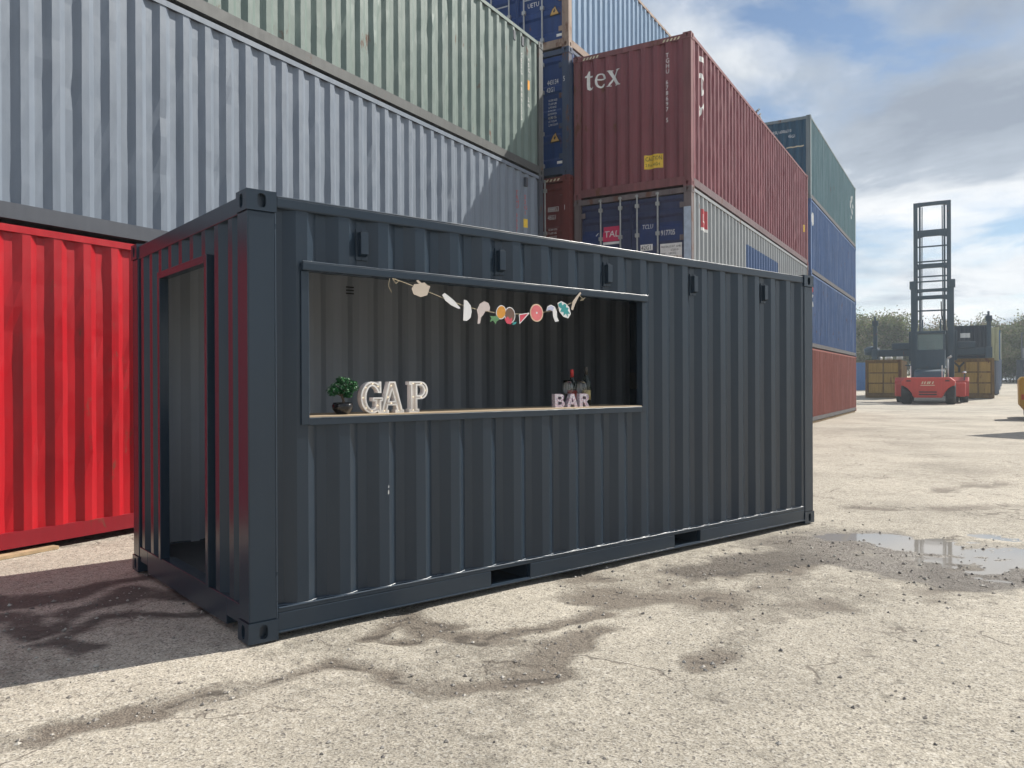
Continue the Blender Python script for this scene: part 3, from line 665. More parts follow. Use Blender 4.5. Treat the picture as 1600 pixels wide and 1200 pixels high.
card([([(-.07, 0), (-.055, -.035), (0, -.05), (.05, -.035), (.068, .01), (.075, .028), (.055, .03), (.03, .048), (.008, .042), (-.02, .06), (-.035, .054), (-.012, .036), (-.05, .03)], cb)], 1.14, 2.095)
card([([(-.075, .035), (-.055, .05), (-.02, .03), (.02, .005), (.075, -.045), (.06, -.05), (0, -.03), (-.05, 0)], cw)], 1.385, 2.035)
card([([(-.025, .075), (0, .07), (.03, .04), (.04, 0), (.03, -.045), (.0, -.068), (-.032, -.068)], cw)], 1.515, 1.975)
card([([(-.055, -.01), (-.03, .035), (.01, .055), (.045, .045), (.06, .015), (.055, -.012), (.02, -.012), (0, -.04), (-.02, -.06), (-.028, -.10), (-.05, -.105), (-.045, -.05)], cpk)], 1.655, 1.995)
card([(E_(.044, .052, 18, .01, .012), cw), (E_(.038, .046, 18, .01, .012), corg), ([(-.012, -.03), (.02, -.04), (.0, -.07), (.005, -.09), (-.03, -.075), (-.05, -.10), (-.05, -.07), (-.07, -.06), (-.035, -.045)], cgrn)], 1.80, 1.975, ry=.45)
card([(E_(.050, .058, 20), cw), (E_(.044, .052, 20), cbrn), ([(-.05, -.03), (-.02, -.01), (0, -.03), (.018, -.015), (.02, -.045), (.005, -.065), (-.03, -.06)], cred), ([(.02, -.07), (.055, -.06), (.06, -.045), (.03, -.05)], cteal)], 1.895, 1.965)
card([([(-.04, -.06), (-.045, .01), (.05, .028), (.052, .02)], cw), ([(-.034, -.048), (-.038, .006), (.04, .020)], cred)], 2.025, 1.965)
card([(E_(.064, .066, 24), simple('card_cream', (.75, .55, .38), .6)), (E_(.055, .057, 24), cpnk), (E_(.008, .008, 10), cw)], 2.15, 1.995)
card([([(-.06, .01), (-.045, .045), (-.01, .058), (.028, .045), (.048, .01), (.05, -.03), (.068, -.06), (.03, -.068), (.01, -.03), (.005, .01), (-.02, .018)], cw), ([(-.055, .01), (-.04, .04), (-.01, .052), (.02, .04), (.005, .012), (-.02, .02)], clav)], 2.305, 2.005)
card([([(-.07, .045), (-.03, .062), (.02, .045), (.05, .02), (.068, -.03), (.04, -.065), (-.01, -.055), (-.05, -.02)], cw), ([(-.062, .04), (-.03, .054), (-.02, .03), (0, .045), (.02, .038), (.018, .018), (.045, .015), (.035, -.005), (.06, -.03), (.035, -.03), (.036, -.056), (.015, -.03), (-.01, -.048), (-.008, -.02), (-.044, -.018), (-.03, .005), (-.06, .02)], cteal)], 2.43, 2.035)
card([([(-.055, -.055), (-.035, -.06), (-.01, -.01), (.03, .05), (.055, .075), (.045, .085), (.01, .055), (-.035, .01)], cb)], 2.555, 2.095)

# ------------------------------------------------------------------ container stacks
X0, Y0 = -7.2311, 13.6573
RX, RY = -4.5604, 14.5537
BX, BY = RX - W - .03, 14.3912
CX, CY = -4.8415, 28.9305
rusty = paint('rusty_frame', (.30, .22, .17), .65, .2, .25, .9, .2)
p_red = paint('red_paint', (.43, .010, .018), .40, .16, .14, .05, .6)
p_grey = paint('silver_grey_paint', (.185, .218, .268), .42, .07, .10, 0, .35)
p_greyf = paint('dark_grey_rail', (.075, .082, .10), .5, .1, .1, .15, .2)
p_green = paint('pale_green_paint', (.15, .20, .183), .5, .08, .12, .05, .35)
p_greenf = paint('green_rail', (.10, .105, .105), .55, .12, .15, .3, .2)
G1 = 'row of containers behind the bar'; G2 = 'narrow stack with doors facing the camera'; G3 = 'stack with the maroon container'; G4 = 'far four-high stack'
red, pr_red, _ = container('bright red container on the ground at the far left behind the bar', G1, L40, HC - .02, (X0, Y0 - L40, .02), mat=p_red, phase=.17, wob=.004, low=paint('dark_red_rail', (.27, .012, .022), .45, .1, .1, .1, .3))
grey, pr_grey, _ = container('silver grey container stacked on the bright red one', G1, L40, S, (X0, Y0 - L40, HC), mat=p_grey, frame=p_greyf, phase=.162, wob=.003)
green, pr_green, _ = container('pale green container on top of the silver grey one', G1, L40, S, (X0, Y0 - L40, HC + S), mat=p_green, frame=p_greenf, phase=.20, wob=.003)
fs_g = (pr_green, FS, 'u'); fs_y = (pr_grey, FS, 'u')
for root, mrail in ((grey, p_grey), (green, p_green)):      # pale top rail cap over the dark rails
    MB().box(.18, L40 - .18, .0005, .0035, S - .079, S - .018).build('rail_cap', mrail, root)
def stack_text(root, s, size, mat, face, u, ztop, pitch):
    for k, ch in enumerate(s):
        if ch != ' ': put(root, ch, size, mat, face, u, ztop - (k + 1) * pitch, .9)
stack_text(green, 'GESU 4889555', .085, MT['white'], fs_g, L40 - .86, 2.16, .107)
stack_text(green, '45G1', .075, MT['white'], fs_g, L40 - .58, 2.16, .1)
decal(rect_bm(.10, .18), 'sticker', MT['orange'], green, FS, L40 - .60, 1.52, pr_green)
put(green, '2.9', .08, MT['white'], fs_g, L40 - .60, 1.30, .9)
put(green, 'm', .08, MT['white'], fs_g, L40 - .60, 1.20, .9)
stack_text(grey, 'TRHU 365714', .075, MT['redlet'], fs_y, L40 - 1.0, 2.15, .085)
stack_text(grey, '22G1', .075, MT['redlet'], fs_y, L40 - .70, 2.14, .10)
decal(rect_bm(.10, .16), 'sticker', MT['yellow'], grey, FS, L40 - .72, 1.50, pr_grey)
for cc, xv in ((green, (L40 - .79, L40 - 1.1)), (grey, (L40 - .66,))):
    for x in xv: MB().box(x - .04, x + .04, -.004, .044, 2.27, 2.44).build('vent', p_greyf, cc, bevel=.004)
# planks under the red container
for k, (yy, ln, dz) in enumerate(((3.05, .55, 0), (3.75, .75, .4), (9.0, .6, .1), (12.9, .6, .2))):
    o = MB().box(-.06, .10, -ln / 2, ln / 2, 0, .028).build('plank', MT['timber'], loc=(X0 - .02, yy, -.008)); o.rotation_euler = (0, 0, dz * .12)
    tag(o, ['short pale plank wedged under the red container, nearer the frame edge', 'longer pale plank under the red container, nearer the bar', 'plank under the red container hidden behind the bar', 'plank under the far end of the red container'][k], 'plank', 'planks under the red container')

# narrow stack: doors facing the camera
p_blue = paint('blue_paint', (.012, .045, .17), .45, .15, .2, .15, .3)
p_bluel = paint('blue_side_paint', (.20, .31, .45), .4, .1, .14, .05, .3)  # paler than the doors: sunlight on the side put into the colour
p_brown = paint('brown_red_paint', (.15, .035, .03), .5, .12, .15, .2, .3)
o = MB().box(-.1, .1, 0, W, 0, .2).box(11.9, 12.1, 0, W, 0, .2).build('dunnage', MT['timber'], loc=(BX, BY, 0)); o.rotation_euler = (0, 0, math.pi / 2); tag(o, 'timber bearers under the narrow stack of containers', 'timber')
container('lowest container of the narrow stack, hidden behind the bar', G2, L40, S, (BX, BY, .20), mat=p_brown, front='door')
brn, _, be = container('brown-red container marked 888853 between the grey and navy ones', G2, L40, HC, (BX, BY, .20 + S), mat=p_brown, front='door', frame=p_brown, rods=(.5, .95, 1.40, 1.88))
blu, _, b2 = container('deep blue container marked 443134 beside the pale green one', G2, L40, S, (BX, BY, .20 + S + HC), mat=p_blue, frame=paint('blue_rust', (.05, .07, .12), .6, .2, .2, .8, .2), front='door', rods=(.5, .95, 1.40, 1.83))
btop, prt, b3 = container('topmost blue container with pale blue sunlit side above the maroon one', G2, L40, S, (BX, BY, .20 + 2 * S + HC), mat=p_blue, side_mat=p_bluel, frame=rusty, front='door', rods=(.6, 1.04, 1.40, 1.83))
fw_ = W - .54
def num_block(root, face, a, b, c, u, z):
    put(root, a, .105, MT['white'], face, u, z, .60); put(root, c, .10, MT['white'], face, u, z - .16, .64)
    decal(text_bm(b, .144, .6), 'lettering', MT['white'], root, lambda u_, z_, d_: (.0015, W - u_, z_), W - .13, z, None)
num_block(blu, b2['front'], '443134', '5', '42G1', W - .525, 1.90)
num_block(brn, be['front'], '888853', '1', '45G1', W - .525, 2.19)
for root, face, z in ((blu, b2['front'], 1.56), (brn, be['front'], 1.80)):
    for k, s in enumerate(('32,500 KGS', '71,650 LBS', '3,750 KGS', '8,270 LBS', '28,750 KGS', '63,380 LBS', '67.7 CU.M', '2,390 CU.FT')):
        put(root, s, .042, MT['white'], face, W - .50, z - k * .072, .74)
amber = simple('amber_sign', (.55, .34, .10), .5); 
for root, face in ((blu, b2['front']), (btop, b3['front'])):
    pf, F, al = face
    decal(poly_bm([[[(0, 0), (.24, .01), (.12, .23)]]]), 'warning_sign', MT['black'], root, F, W - .46, .70, pf, al)
    decal(poly_bm([[[(.025, .018), (.215, .024), (.12, .20)]]]), 'warning_sign', amber, root, F, W - .46, .70, pf, al, off=.0045)
    decal(poly_bm([[[(.10, .06), (.14, .06), (.13, .09), (.155, .09), (.115, .15), (.118, .105), (.095, .105)]]]), 'warning_sign', MT['black'], root, F, W - .46, .70, pf, al, off=.006)
    decal(rect_bm(.12, .055), 'sticker', MT['white'], root, F, W - .29, .25, pf, al)
put(btop, 'UETU', .10, MT['white'], b3['front'], W - .98, 1.0, .8)
def hazard(root, F, u0, u1, z, h=.05, d=-.003):
    n = int((u1 - u0) / .07)
    for k in range(n):
        a = u0 + k * (u1 - u0) / n; wq = (u1 - u0) / n * .5
        decal(poly_bm([[[(a, z), (a + wq, z), (a + wq + .03, z + h), (a + .03, z + h)]]]), 'hazard_stripe', MT['hz'], root, F, 0, 0, None, off=.0)
FH = lambda u, z, d: (.0035, W - u, z)
hazard(brn, FH, W - .62, W - .2, HC - .10)

# maroon stack
p_mar = paint('maroon_paint', (.20, .060, .070), .48, .14, .16, .08, .5)
p_marf = paint('maroon_frame', (.20, .075, .078), .55, .2, .25, .4, .2)
p_navy = paint('navy_paint', (.036, .044, .10), .45, .15, .2, .1, .3)
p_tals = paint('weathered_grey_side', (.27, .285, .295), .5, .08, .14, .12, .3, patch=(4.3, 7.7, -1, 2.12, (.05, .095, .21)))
p_talf = paint('navy_rust_frame', (.16, .13, .13), .6, .25, .3, .9, .2)
container('lowest container under the navy one, hidden behind the bar', G3, L40, S, (RX, RY, 0), mat=p_mar)
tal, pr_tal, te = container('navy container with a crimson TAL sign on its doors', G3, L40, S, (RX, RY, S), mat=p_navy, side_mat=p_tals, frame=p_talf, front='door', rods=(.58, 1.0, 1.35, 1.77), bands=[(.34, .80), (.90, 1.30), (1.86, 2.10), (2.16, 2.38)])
mar, pr_mar, me_ = container('tall maroon container lettered tex above the navy one', G3, L40, HC, (RX, RY, 2 * S), mat=p_mar, frame=p_marf, wob=.003, low=paint('grimy_maroon_rail', (.15, .10, .105), .6, .15, .2, .3, .2))
MB().box(.185, L40 - .185, .0005, .0035, S - .079, S - .018).build('rail_cap', p_tals, tal)
MB().box(-.0005, .0035, .01, .15, .7, 2.2).build('fresh_paint_patch', simple('pale_blue_patch', (.42, .50, .60), .5), tal)
pf, F, al = te['front']
decal(rect_bm(.36, .30), 'sign', MT['pink'], tal, F, .62, 1.69, pf, al)
decal(rect_bm(.36, .05), 'sign', MT['white'], tal, F, .62, 1.63, pf, al, off=.0035)
put_ = lambda s, size, mat, u, z, xs=.82, off=.005: decal(text_bm(s, size * 1.37, xs), 'lettering', mat, tal, F, u, z, pf, al, off=off)
put_('TAL', .135, MT['white'], .645, 1.775, .98, .006)
bluep = simple('royal_blue_patch', (.012, .03, .12), .5)
for u, z, w_, h_ in ((.17, 1.52, .385, .42), (1.40, 1.52, .34, .45), (1.80, 1.60, .46, .36)): decal(rect_bm(w_, h_), 'paint_patch', bluep, tal, F, u, z, pf, al, off=.002)
put_('TCLU', .095, MT['white'], 1.44, 1.86, .68); put_('917705', .105, MT['white'], 1.825, 1.70, .66); 
decal(text_bm('8', .13, .75), 'lettering', MT['white'], tal, lambda u, z, d: (.0005, W - u, z), 2.30, 1.70, None)
decal(rect_bm(.25, .12), 'sign', MT['white'], tal, F, 1.41, 1.44, pf, al, off=.0035); put_('42G1', .085, MT['black'], 1.425, 1.458, .82, .006)
decal(rect_bm(.43, .34), 'sign', MT['white'], tal, F, 1.81, 1.20, pf, al)
for k, s in enumerate(('MAX GROSS WT. 30,480 KG', '67,200 LB', 'TARE      3,800 KG', '8,380 LB')): put_(s, .038, MT['black'], 1.825 if k % 2 == 0 else 2.02, 1.46 - k * .065, .72, .006)
decal(poly_bm([[[(0, 0), (.02, 0), (.07, .06), (.05, .06)]]]), 'sticker', MT['white'], tal, F, .46, 1.82, pf, al, off=.004)
decal(rect_bm(.36, .36), 'sign', MT['redlet'], tal, FS, .70, 1.92, pr_tal); decal(rect_bm(.36, .06), 'sign', MT['white'], tal, FS, .70, 1.86, pr_tal)
decal(text_bm('LA', .24, .8), 'lettering', MT['white'], tal, FS, .735, 2.02, pr_tal, off=.006, rot=0)
# tex lettering (serif shapes)
TEX = [[[(.02, .62), (.02, .68), (.12, .74), (.20, .95), (.26, .95), (.26, .70), (.42, .70), (.42, .62), (.26, .62), (.26, .18), (.30, .09), (.36, .09), (.42, .15), (.44, .11), (.36, .01), (.24, -.02), (.14, .03), (.12, .15), (.12, .62)]],
       [[(x + .56, y) for x, y in ([(.60, .37)] + ell(.30, .35, .30, .37, 8, 318, 18) + [(.50, .17)] + ell(.30, .35, .17, .28, 318, 186, 8) + [(.13, .37)])], [(x + .56, y) for x, y in ([(.14, .44), (.44, .44)] + ell(.29, .46, .15, .20, 10, 170, 8))]],
       [[(x + 1.22, y) for x, y in ((.05, .70), (.24, .70), (.36, .47), (.50, .70), (.60, .70), (.41, .40), (.64, 0), (.45, 0), (.32, .26), (.14, 0), (.04, 0), (.27, .33))]],
       [[(1.22, .705), (1.52, .705), (1.52, .745), (1.22, .745)]], [[(1.68, .705), (1.88, .705), (1.88, .745), (1.68, .745)]], [[(1.20, -.045), (1.44, -.045), (1.44, -.005), (1.20, -.005)]], [[(1.63, -.045), (1.92, -.045), (1.92, -.005), (1.63, -.005)]]]
def tex_bm(h, sx=1):
    b = poly_bm(TEX)
    for v in b.verts: v.co.x *= h * sx; v.co.y *= h
    return b
pe_, FE_, _a = me_['front']
decal(tex_bm(.40), 'lettering', MT['white'], mar, FE_, .24, 2.19, pe_)
decal(tex_bm(.40, 1.85), 'lettering', MT['white'], mar, FS, .58, 2.76, pr_mar, rot=-math.pi / 2)
stack_text(mar, 'TGHU 678697 5', .085, MT['white'], me_['front'], 1.94, 2.60, .103)
decal(rect_bm(.37, .27), 'sign', MT['yellow'], mar, FE_, 1.50, .42, pe_)
decal(text_bm('CAUTION', .115, .62), 'lettering', MT['black'], mar, FE_, 1.525, .575, pe_, off=.006)
decal(text_bm('2.9 m HIGH', .085, .68), 'lettering', MT['black'], mar, FE_, 1.525, .465, pe_, off=.006)
decal(rect_bm(.14, .22), 'sticker', MT['yellow'], mar, FS, 11.5, 1.0, pr_mar)
hazard(mar, FH, .2, .56, HC - .105); hazard(mar, FH, W - .56, W - .2, HC - .105)
for k, y in enumerate((5.43, 5.77, 5.98)):
    t = MB(); 
    t.tube((0, 0, .06), (0, .05, .115), .022, .030, 8).tube((0, .05, .115), (0, .10, .165), .030, .020, 8).tube((0, .10, .165), (0, .125, .185), .020, .016, 8).tube((0, .125, .185), (0, .155, .18), .008, .001, 6)
    t.tube((0, 0, .06), (0, -.09, .015), .018, .006, 6).tube((-.01, .04, .105), (-.01, .04, 0), .003, seg=5).tube((.01, .04, .105), (.01, .04, 0), .003, seg=5)
    o = t.build('bird', simple('plumage', (.05, .05, .055), .6), smooth=True, loc=(RX - .08, RY + y, 2 * S + HC - .016)); o.rotation_euler = (0, 0, -.7 + k * .5)
    tag(o, ['small dark bird perched on the maroon roof edge, nearest of three', 'small dark bird in the middle of three on the maroon roof edge', 'small dark bird farthest along the maroon roof edge'][k], 'bird', 'birds on the maroon container')

# far four-high stack
p_rust = paint('faded_red_paint', (.24, .065, .048), .6, .14, .22, .10, .3, fade=.12)
p_b1 = paint('faded_blue_paint', (.045, .105, .255), .55, .14, .22, .12, .3, fade=.22)
p_b2 = paint('scuffed_blue_paint', (.04, .095, .235), .55, .16, .22, .16, .3, fade=.28)
p_teal = paint('faded_teal_paint', (.085, .175, .205), .6, .12, .2, .06, .3, fade=.18)
p_low = paint('grimy_rail', (.10, .095, .10), .65, .15, .2, .3, .2)
p_teale = paint('teal_blue_end', (.028, .085, .14), .6, .14, .2, .06, .3)
o = MB().box(-.05, L40 + .05, .05, .25, 0, .06).box(-.05, L40 + .05, W - .25, W - .05, 0, .06).build('dunnage', MT['timber'], loc=(CX, CY, 0)); o.rotation_euler = (0, 0, math.pi / 2); tag(o, 'pale bearers under the far four-high stack', 'timber')
rus, pr_r, _ = container('faded red container at the bottom of the far four-high stack', G4, L40, S, (CX, CY, .06), mat=p_rust, phase=.2, low=p_low)
bl1, pr_1, _ = container('scuffed blue container directly on the faded red one', G4, L40, S, (CX, CY, .06 + S), mat=p_b2, phase=.12, low=p_low)
bl2, pr_2, _ = container('faded blue container directly under the teal one', G4, L40, S, (CX, CY, .06 + 2 * S), mat=p_b1, phase=.24, low=p_low)
tea, pr_t, tee = container('faded teal container topping the far four-high stack', G4, L40, HC, (CX, CY, .06 + 3 * S), mat=p_teal, end_mat=p_teale, frame=paint('teal_frame', (.20, .24, .25), .6, .15, .2, .2, .2), phase=.2, low=p_low)
put(tea, 'CRSU 600063 0', .11, MT['white'], tee['front'], W - 1.35, 2.40, .72); put(tea, '45G1', .11, MT['white'], tee['front'], W - .75, 2.2, .72)
decal(rect_bm(.6, .045), 'sticker', MT['hz'], tea, tee['front'][1], W - .82, 1.84, tee['front'][0])
decal(poly_bm([[[(0, .9), (.12, .95), (.5, .1), (.4, .05)]], [[(.3, 1.1), (.42, 1.15), (.85, .35), (.75, .3)]], [[(.65, 1.2), (.75, 1.2), (1.1, .7), (1.0, .65)]]]), 'lettering', MT['white'], tea, FS, 10.3, 1.1, pr_t)
decal(poly_bm([[E_(.22, .25, 12)]]), 'paint_patch', MT['white'], bl2, FS, .42, 1.95, pr_2)
decal(rect_bm(.40, .42), 'sign', MT['white'], bl1, FS, .18, 1.45, pr_1); decal(poly_bm([[E_(.17, .17, 14)]]), 'sign', MT['redlet'], bl1, FS, .38, 2.12, pr_1)
decal(poly_bm([[[(0, 0), (.08, 0), (.2, .18), (.3, 0), (.4, 0), (.24, .25), (.38, .42), (.28, .42), (.18, .3), (.08, .42), (0, .42)]]]), 'sign', p_b2, bl1, FS, .19, 1.46, pr_1, off=.006)

# unseen two-high stack added on the right to throw the yard's shadow
ang = math.atan2(.62, .785)
for k in range(2):
    container(['grey container standing beyond the right edge of the view', 'grey container stacked beyond the right edge of the view'][k], 'stack beyond the right edge', L20, S, (2.58 + .785 * W, 29.7 - .62 * W, k * S), mth=math.radians(38.3), mat=p_greyf)

# ------------------------------------------------------------------ container handler truck
def rise(y): return .026 * min(max(y - 58, 0), 60) * min(max((y - 58) / 8, 0), 1)
tr_red = paint('truck_red', (.50, .060, .045), .42, .1, .1, .03, .15); tr_dk = paint('mast_navy', (.042, .072, .098), .5, .12, .1, .1, .1)
glassy = NT('cab_glass'); glassy.b.inputs['Base Color'].default_value = (.18, .26, .26, 1); glassy.b.inputs['Roughness'].default_value = .08; glassy.b.inputs['Alpha'].default_value = .55
tk = empty('container_handler', (-2.45, 55.9, 0), 0, 'red container handling truck with tall dark mast seen from behind', 'truck')
prof = [(-1.5, 1.18), (-1.5, 1.46), (-1.22, 1.70), (1.22, 1.70), (1.5, 1.46), (1.5, 1.18), (1.36, 1.16), (1.12, 1.0), (.92, .72), (.78, .42), (-.78, .42), (-.92, .72), (-1.12, 1.0), (-1.36, 1.16)]
cw_ = MB().prism(prof, 0, 1.9).build('counterweight', tr_red, tk, bevel=.05)
MB().box(-.5, .5, -.012, -.001, .58, .66).box(-.5, .5, -.012, -.001, .74, .82).build('grille', MT['black'], cw_)
decal(poly_bm([[[(x, 0), (x + .07, 0), (x + .13, .16), (x + .06, .16)]] for x in (0, .14, .30, .40, .58)] + [[[(-.05, -.10), (.75, -.10), (.75, -.06), (-.05, -.06)]]]), 'emblem', MT['hz'], cw_, lambda u, z, d: (u, -.004, z), -.36, 1.28, None)
for s_ in (-1, 1): MB().box(s_ * 1.08 - .12, s_ * 1.08 + .12, -.012, -.001, 1.44, 1.52).build('tail_light', MT['black'], cw_)
def wheel(x, y, r, wd, name='wheel'):
    wl = MB().lathe([(r * .55, -wd / 2), (r * .92, -wd / 2), (r, -wd * .36), (r, wd * .36), (r * .92, wd / 2), (r * .55, wd / 2)], seg=28).build(name, MT['rubber'], tk, True, loc=(x, y, r)); wl.rotation_euler = (0, math.pi / 2, 0)
    MB().lathe([(r * .15, -wd * .42), (r * .5, -wd * .40), (r * .56, -wd * .48), (r * .56, wd * .48), (r * .5, wd * .40), (r * .15, wd * .42)], seg=20).build('rim', tr_red, wl, True)
for s_ in (-1, 1): wheel(s_ * 1.24, .85, .70, .56)
for s_ in (-1, 1):
    for x in (1.35, 1.92): wheel(s_ * x, 5.6, .78, .5)
    MB().prism([(4.55, .45), (4.62, 1.45), (5.0, 1.72), (6.2, 1.72), (6.6, 1.45), (6.6, 1.25), (6.1, 1.6), (5.1, 1.6), (4.75, 1.35), (4.7, .45)], s_ * 1.05, s_ * 2.22, 'x').build('fender', tr_red, tk, bevel=.02)
    MB().box(s_ * 1.62 - .42, s_ * 1.62 + .42, 2.6, 4.4, .45, 1.35).build('side_tank', tr_red, tk, bevel=.06)
MB().box(-.9, .9, 1.9, 6.6, .5, 1.5).build('chassis', tr_dk, tk, bevel=.03)
MB().prism([(1.3, 1.70), (3.0, 1.70), (3.0, 2.25), (1.6, 2.1)], -.85, .85, 'x').build('engine_hood', tr_dk, tk, bevel=.03)
cab = MB().box(-.85, .85, 3.6, 5.3, 2.3, 3.55)
for x in (-.85, .75):
    for y in (3.6, 5.2): cab.box(x, x + .1, y, y + .1, 3.55, 4.62)
cab.box(-.88, .88, 3.55, 5.35, 4.62, 4.78); cab.box(-.6, .6, 3.8, 5.2, 1.5, 2.3); cb_ = cab.build('cab', tr_dk, tk, bevel=.02)
MB().box(-.75, .75, 3.635, 3.655, 3.56, 4.61).build('rear_window', glassy.m, cb_); MB().box(-.75, .75, 5.245, 5.265, 3.56, 4.61).build('front_window', glassy.m, cb_)
for x in (-.81, .79): MB().box(x, x + .02, 3.71, 5.19, 3.56, 4.61).build('side_window', glassy.m, cb_)
MB().box(-.28, .28, 4.2, 4.75, 3.0, 3.65).box(-.26, .26, 4.1, 4.2, 3.5, 4.2).build('seat', MT['black'], cb_, bevel=.04)
MB().path([(1.02, 3.2, 1.6), (1.02, 3.2, 2.95), (1.25, 3.2, 3.1)], .07, 10).build('exhaust', MT['steel'], tk, True)
for x in (-.98, .78): MB().path([(x, .5, 1.69), (x, .5, 2.45)], .025, 6).build('grab_rail', MT['white'], tk)
MB().box(-1.3, .2, .48, .53, 2.44, 2.50).build('rail_bar', tr_dk, tk)
MB().lathe([(.02, -.05), (.13, -.02), (.15, .05), (.10, .10), (.02, .12)], seg=14).build('mirror', simple('chrome', (.7, .7, .7), .15, .9), tk, True, loc=(1.95, 4.6, 2.0))
MB().tube((1.95, 4.6, 1.5), (1.95, 4.6, 1.95), .03).build('mirror_arm', tr_dk, tk)
# mast (leaning neither way), outer and inner rails, cross members
MY_ = 6.6
for s_ in (-1, 1):
    MB().box(s_ * 1.14 - .19, s_ * 1.14 + .19, MY_, MY_ + .45, .35, 8.35).box(s_ * 1.22 - .19, s_ * 1.22 + .19, MY_ - .05, MY_ + .5, 7.95, 8.5).build('outer_mast_rail', tr_dk, tk, bevel=.02)
    MB().box(s_ * 1.03 - .13, s_ * 1.03 + .13, MY_ + .06, MY_ + .40, 5.2, 14.0).build('inner_mast_rail', tr_dk, tk, bevel=.02)
    MB().path([(s_ * .76, MY_ + .2, 4.0), (s_ * .76, MY_ + .2, 13.7)], .065, 8).build('lift_cylinder', tr_dk, tk)
    MB().path([(s_ * .66, MY_ + .3, 5), (s_ * .62, MY_ + .3, 13.7)], .035, 6).build('lift_chain', tr_dk, tk)
    MB().path([(s_ * .55, 5.2, 4.8), (s_ * .55, 5.6, 5.3), (s_ * .55, 5.6, 5.7)], .05, 6).build('work_lamp_post', tr_dk, tk)
for z, h in ((13.86, .3), (11.78, .55), (9.5, .38), (7.8, .26), (7.3, .32)):
    a = h * .5
    MB().prism([(-.92, z - a), (-.5, z - a + h * .2), (.5, z - a + h * .2), (.92, z - a), (.92, z + a), (-.92, z + a)], MY_ + .1, MY_ + .36).build('cross_beam', tr_dk, tk, bevel=.015)
for z in (10.9, 9.85, 8.8, 8.45, 6.4): MB().tube((-.95, MY_ + .2, z), (.95, MY_ + .2, z), .055).build('tie_bar', tr_dk, tk)
MB().path([(.55, MY_ + .1, 7.0), (.58, MY_, 6.0), (.75, MY_ - .05, 5.2), (.7, MY_ - .1, 4.0)], .04, 6).build('hose', MT['rubber'], tk)
MB().box(-1.5, 1.5, MY_ + .45, MY_ + .8, 2.9, 5.0).build('carriage', tr_dk, tk, bevel=.03)
SY = MY_ + .8
MB().box(-4.0, 3.5, SY, SY + .5, 3.25, 3.75).box(-2.6, -1.5, SY - .1, SY + .3, 3.75, 4.2).box(1.5, 2.6, SY - .1, SY + .3, 3.75, 4.2).build('spreader_beam', tr_dk, tk, bevel=.04)
for x, zt in ((-3.72, 6.2), (3.40, 6.25)):
    MB().box(x - .2, x + .2, SY - .2, SY + 1.6, 3.05, 3.8).box(x - .13, x + .13, SY, SY + .3, 3.8, zt - .5).box(x - .2, x + .2, SY, SY + .3, zt - .7, zt - .3).box(x - .09, x + .05, SY + .05, SY + .25, zt - .3, zt).build('spreader_end', tr_dk, tk, bevel=.03)
MB().tube((3.0, SY + .1, 6.0), (3.35, SY + .1, 6.0), .03).build('sensor_arm', tr_dk, tk)
MB().lathe([(.02, -.2), (.5, -.15), (.55, .3), (.3, .45), (.02, .5)], seg=10).build('cable_drum', tr_dk, tk, True, loc=(-4.0, SY + .5, 3.55))

# ------------------------------------------------------------------ containers round the truck
p_yel = paint('ochre_paint', (.36, .225, .055), .6, .2, .28, .4, .4); p_yelf = paint('ochre_frame', (.20, .12, .04), .65, .2, .3, .7, .3)
p_nv = paint('dark_navy_box', (.028, .042, .060), .55, .15, .15, .1, .2)
zr = rise(66)
def panel_box(label, x, y, z, wd, dp, h, cols, rows, mat, fm, group, name='storage_box'):
    t = empty(name, (x, y, z), 0, label, 'container', group)
    MB().box(0, wd, .06, dp, .14, h).build('shell', fm, t)
    cw2 = (wd - .3) / cols; rh = (h - .5) / rows
    for c in range(cols):
        for r in range(rows):
            MB().box(.15 + c * cw2 + .055, .15 + (c + 1) * cw2 - .055, .0, .0601, .32 + r * rh + .05, .32 + (r + 1) * rh - .05).build('panel', mat, t, bevel=.015)
    f = MB().box(-.03, .13, -.03, .13, 0, h + .03).box(wd - .13, wd + .03, -.03, .13, 0, h + .03).box(.13, wd - .13, -.02, .10, h - .12, h + .02).box(.13, wd - .13, -.02, .10, 0, .22)
    for c in range(1, cols): f.box(.15 + c * cw2 - .04, .15 + c * cw2 + .04, -.025, .0199, .22, h - .12)
    for s_ in (0, wd - .0): 
        for k in range(6): f.box(s_ - .035 if s_ == 0 else s_ - .0, s_ if s_ == 0 else s_ + .035, .4 + k * (dp - .8) / 5, .5 + k * (dp - .8) / 5, .2, h)
    f.build('frame', fm, t, bevel=.01); return t
G5 = 'containers round the truck'
yl = panel_box('ochre yellow panelled container end left of the truck', -7.10, 66, zr, 2.44, 6.0, 2.85, 2, 3, p_yel, p_yelf, G5)
yr = panel_box('ochre yellow panelled container right of the truck under the dark one', -1.46, 66, zr, 2.75, 6.0, 2.85, 3, 3, p_yel, p_yelf, G5)
decal(poly_bm([[[(0, .5), (.18, .5), (.45, .22), (.72, .5), (.9, .5), (.53, .1), (.53, -.25), (.37, -.25), (.37, .1)]]]), 'emblem', MT['black'], yr, lambda u, z, d: (u, -.004, z), .15, 2.15, None)
for k in range(3):
    o = MB().lathe([(.05, 0), (.34 - .06 * k, .03), (.32 - .05 * k, .2), (.16, .34), (.02, .36)], seg=9).build('rubble_sack', MT['white'], smooth=True, loc=(-6.3 + .75 * k, 66.5, zr + 2.87))
    tag(o, ['white sack leftmost on the left ochre container', 'middle white sack on the left ochre container', 'white sack nearest the truck on the left ochre container'][k], 'sack', 'white sacks on the ochre container')
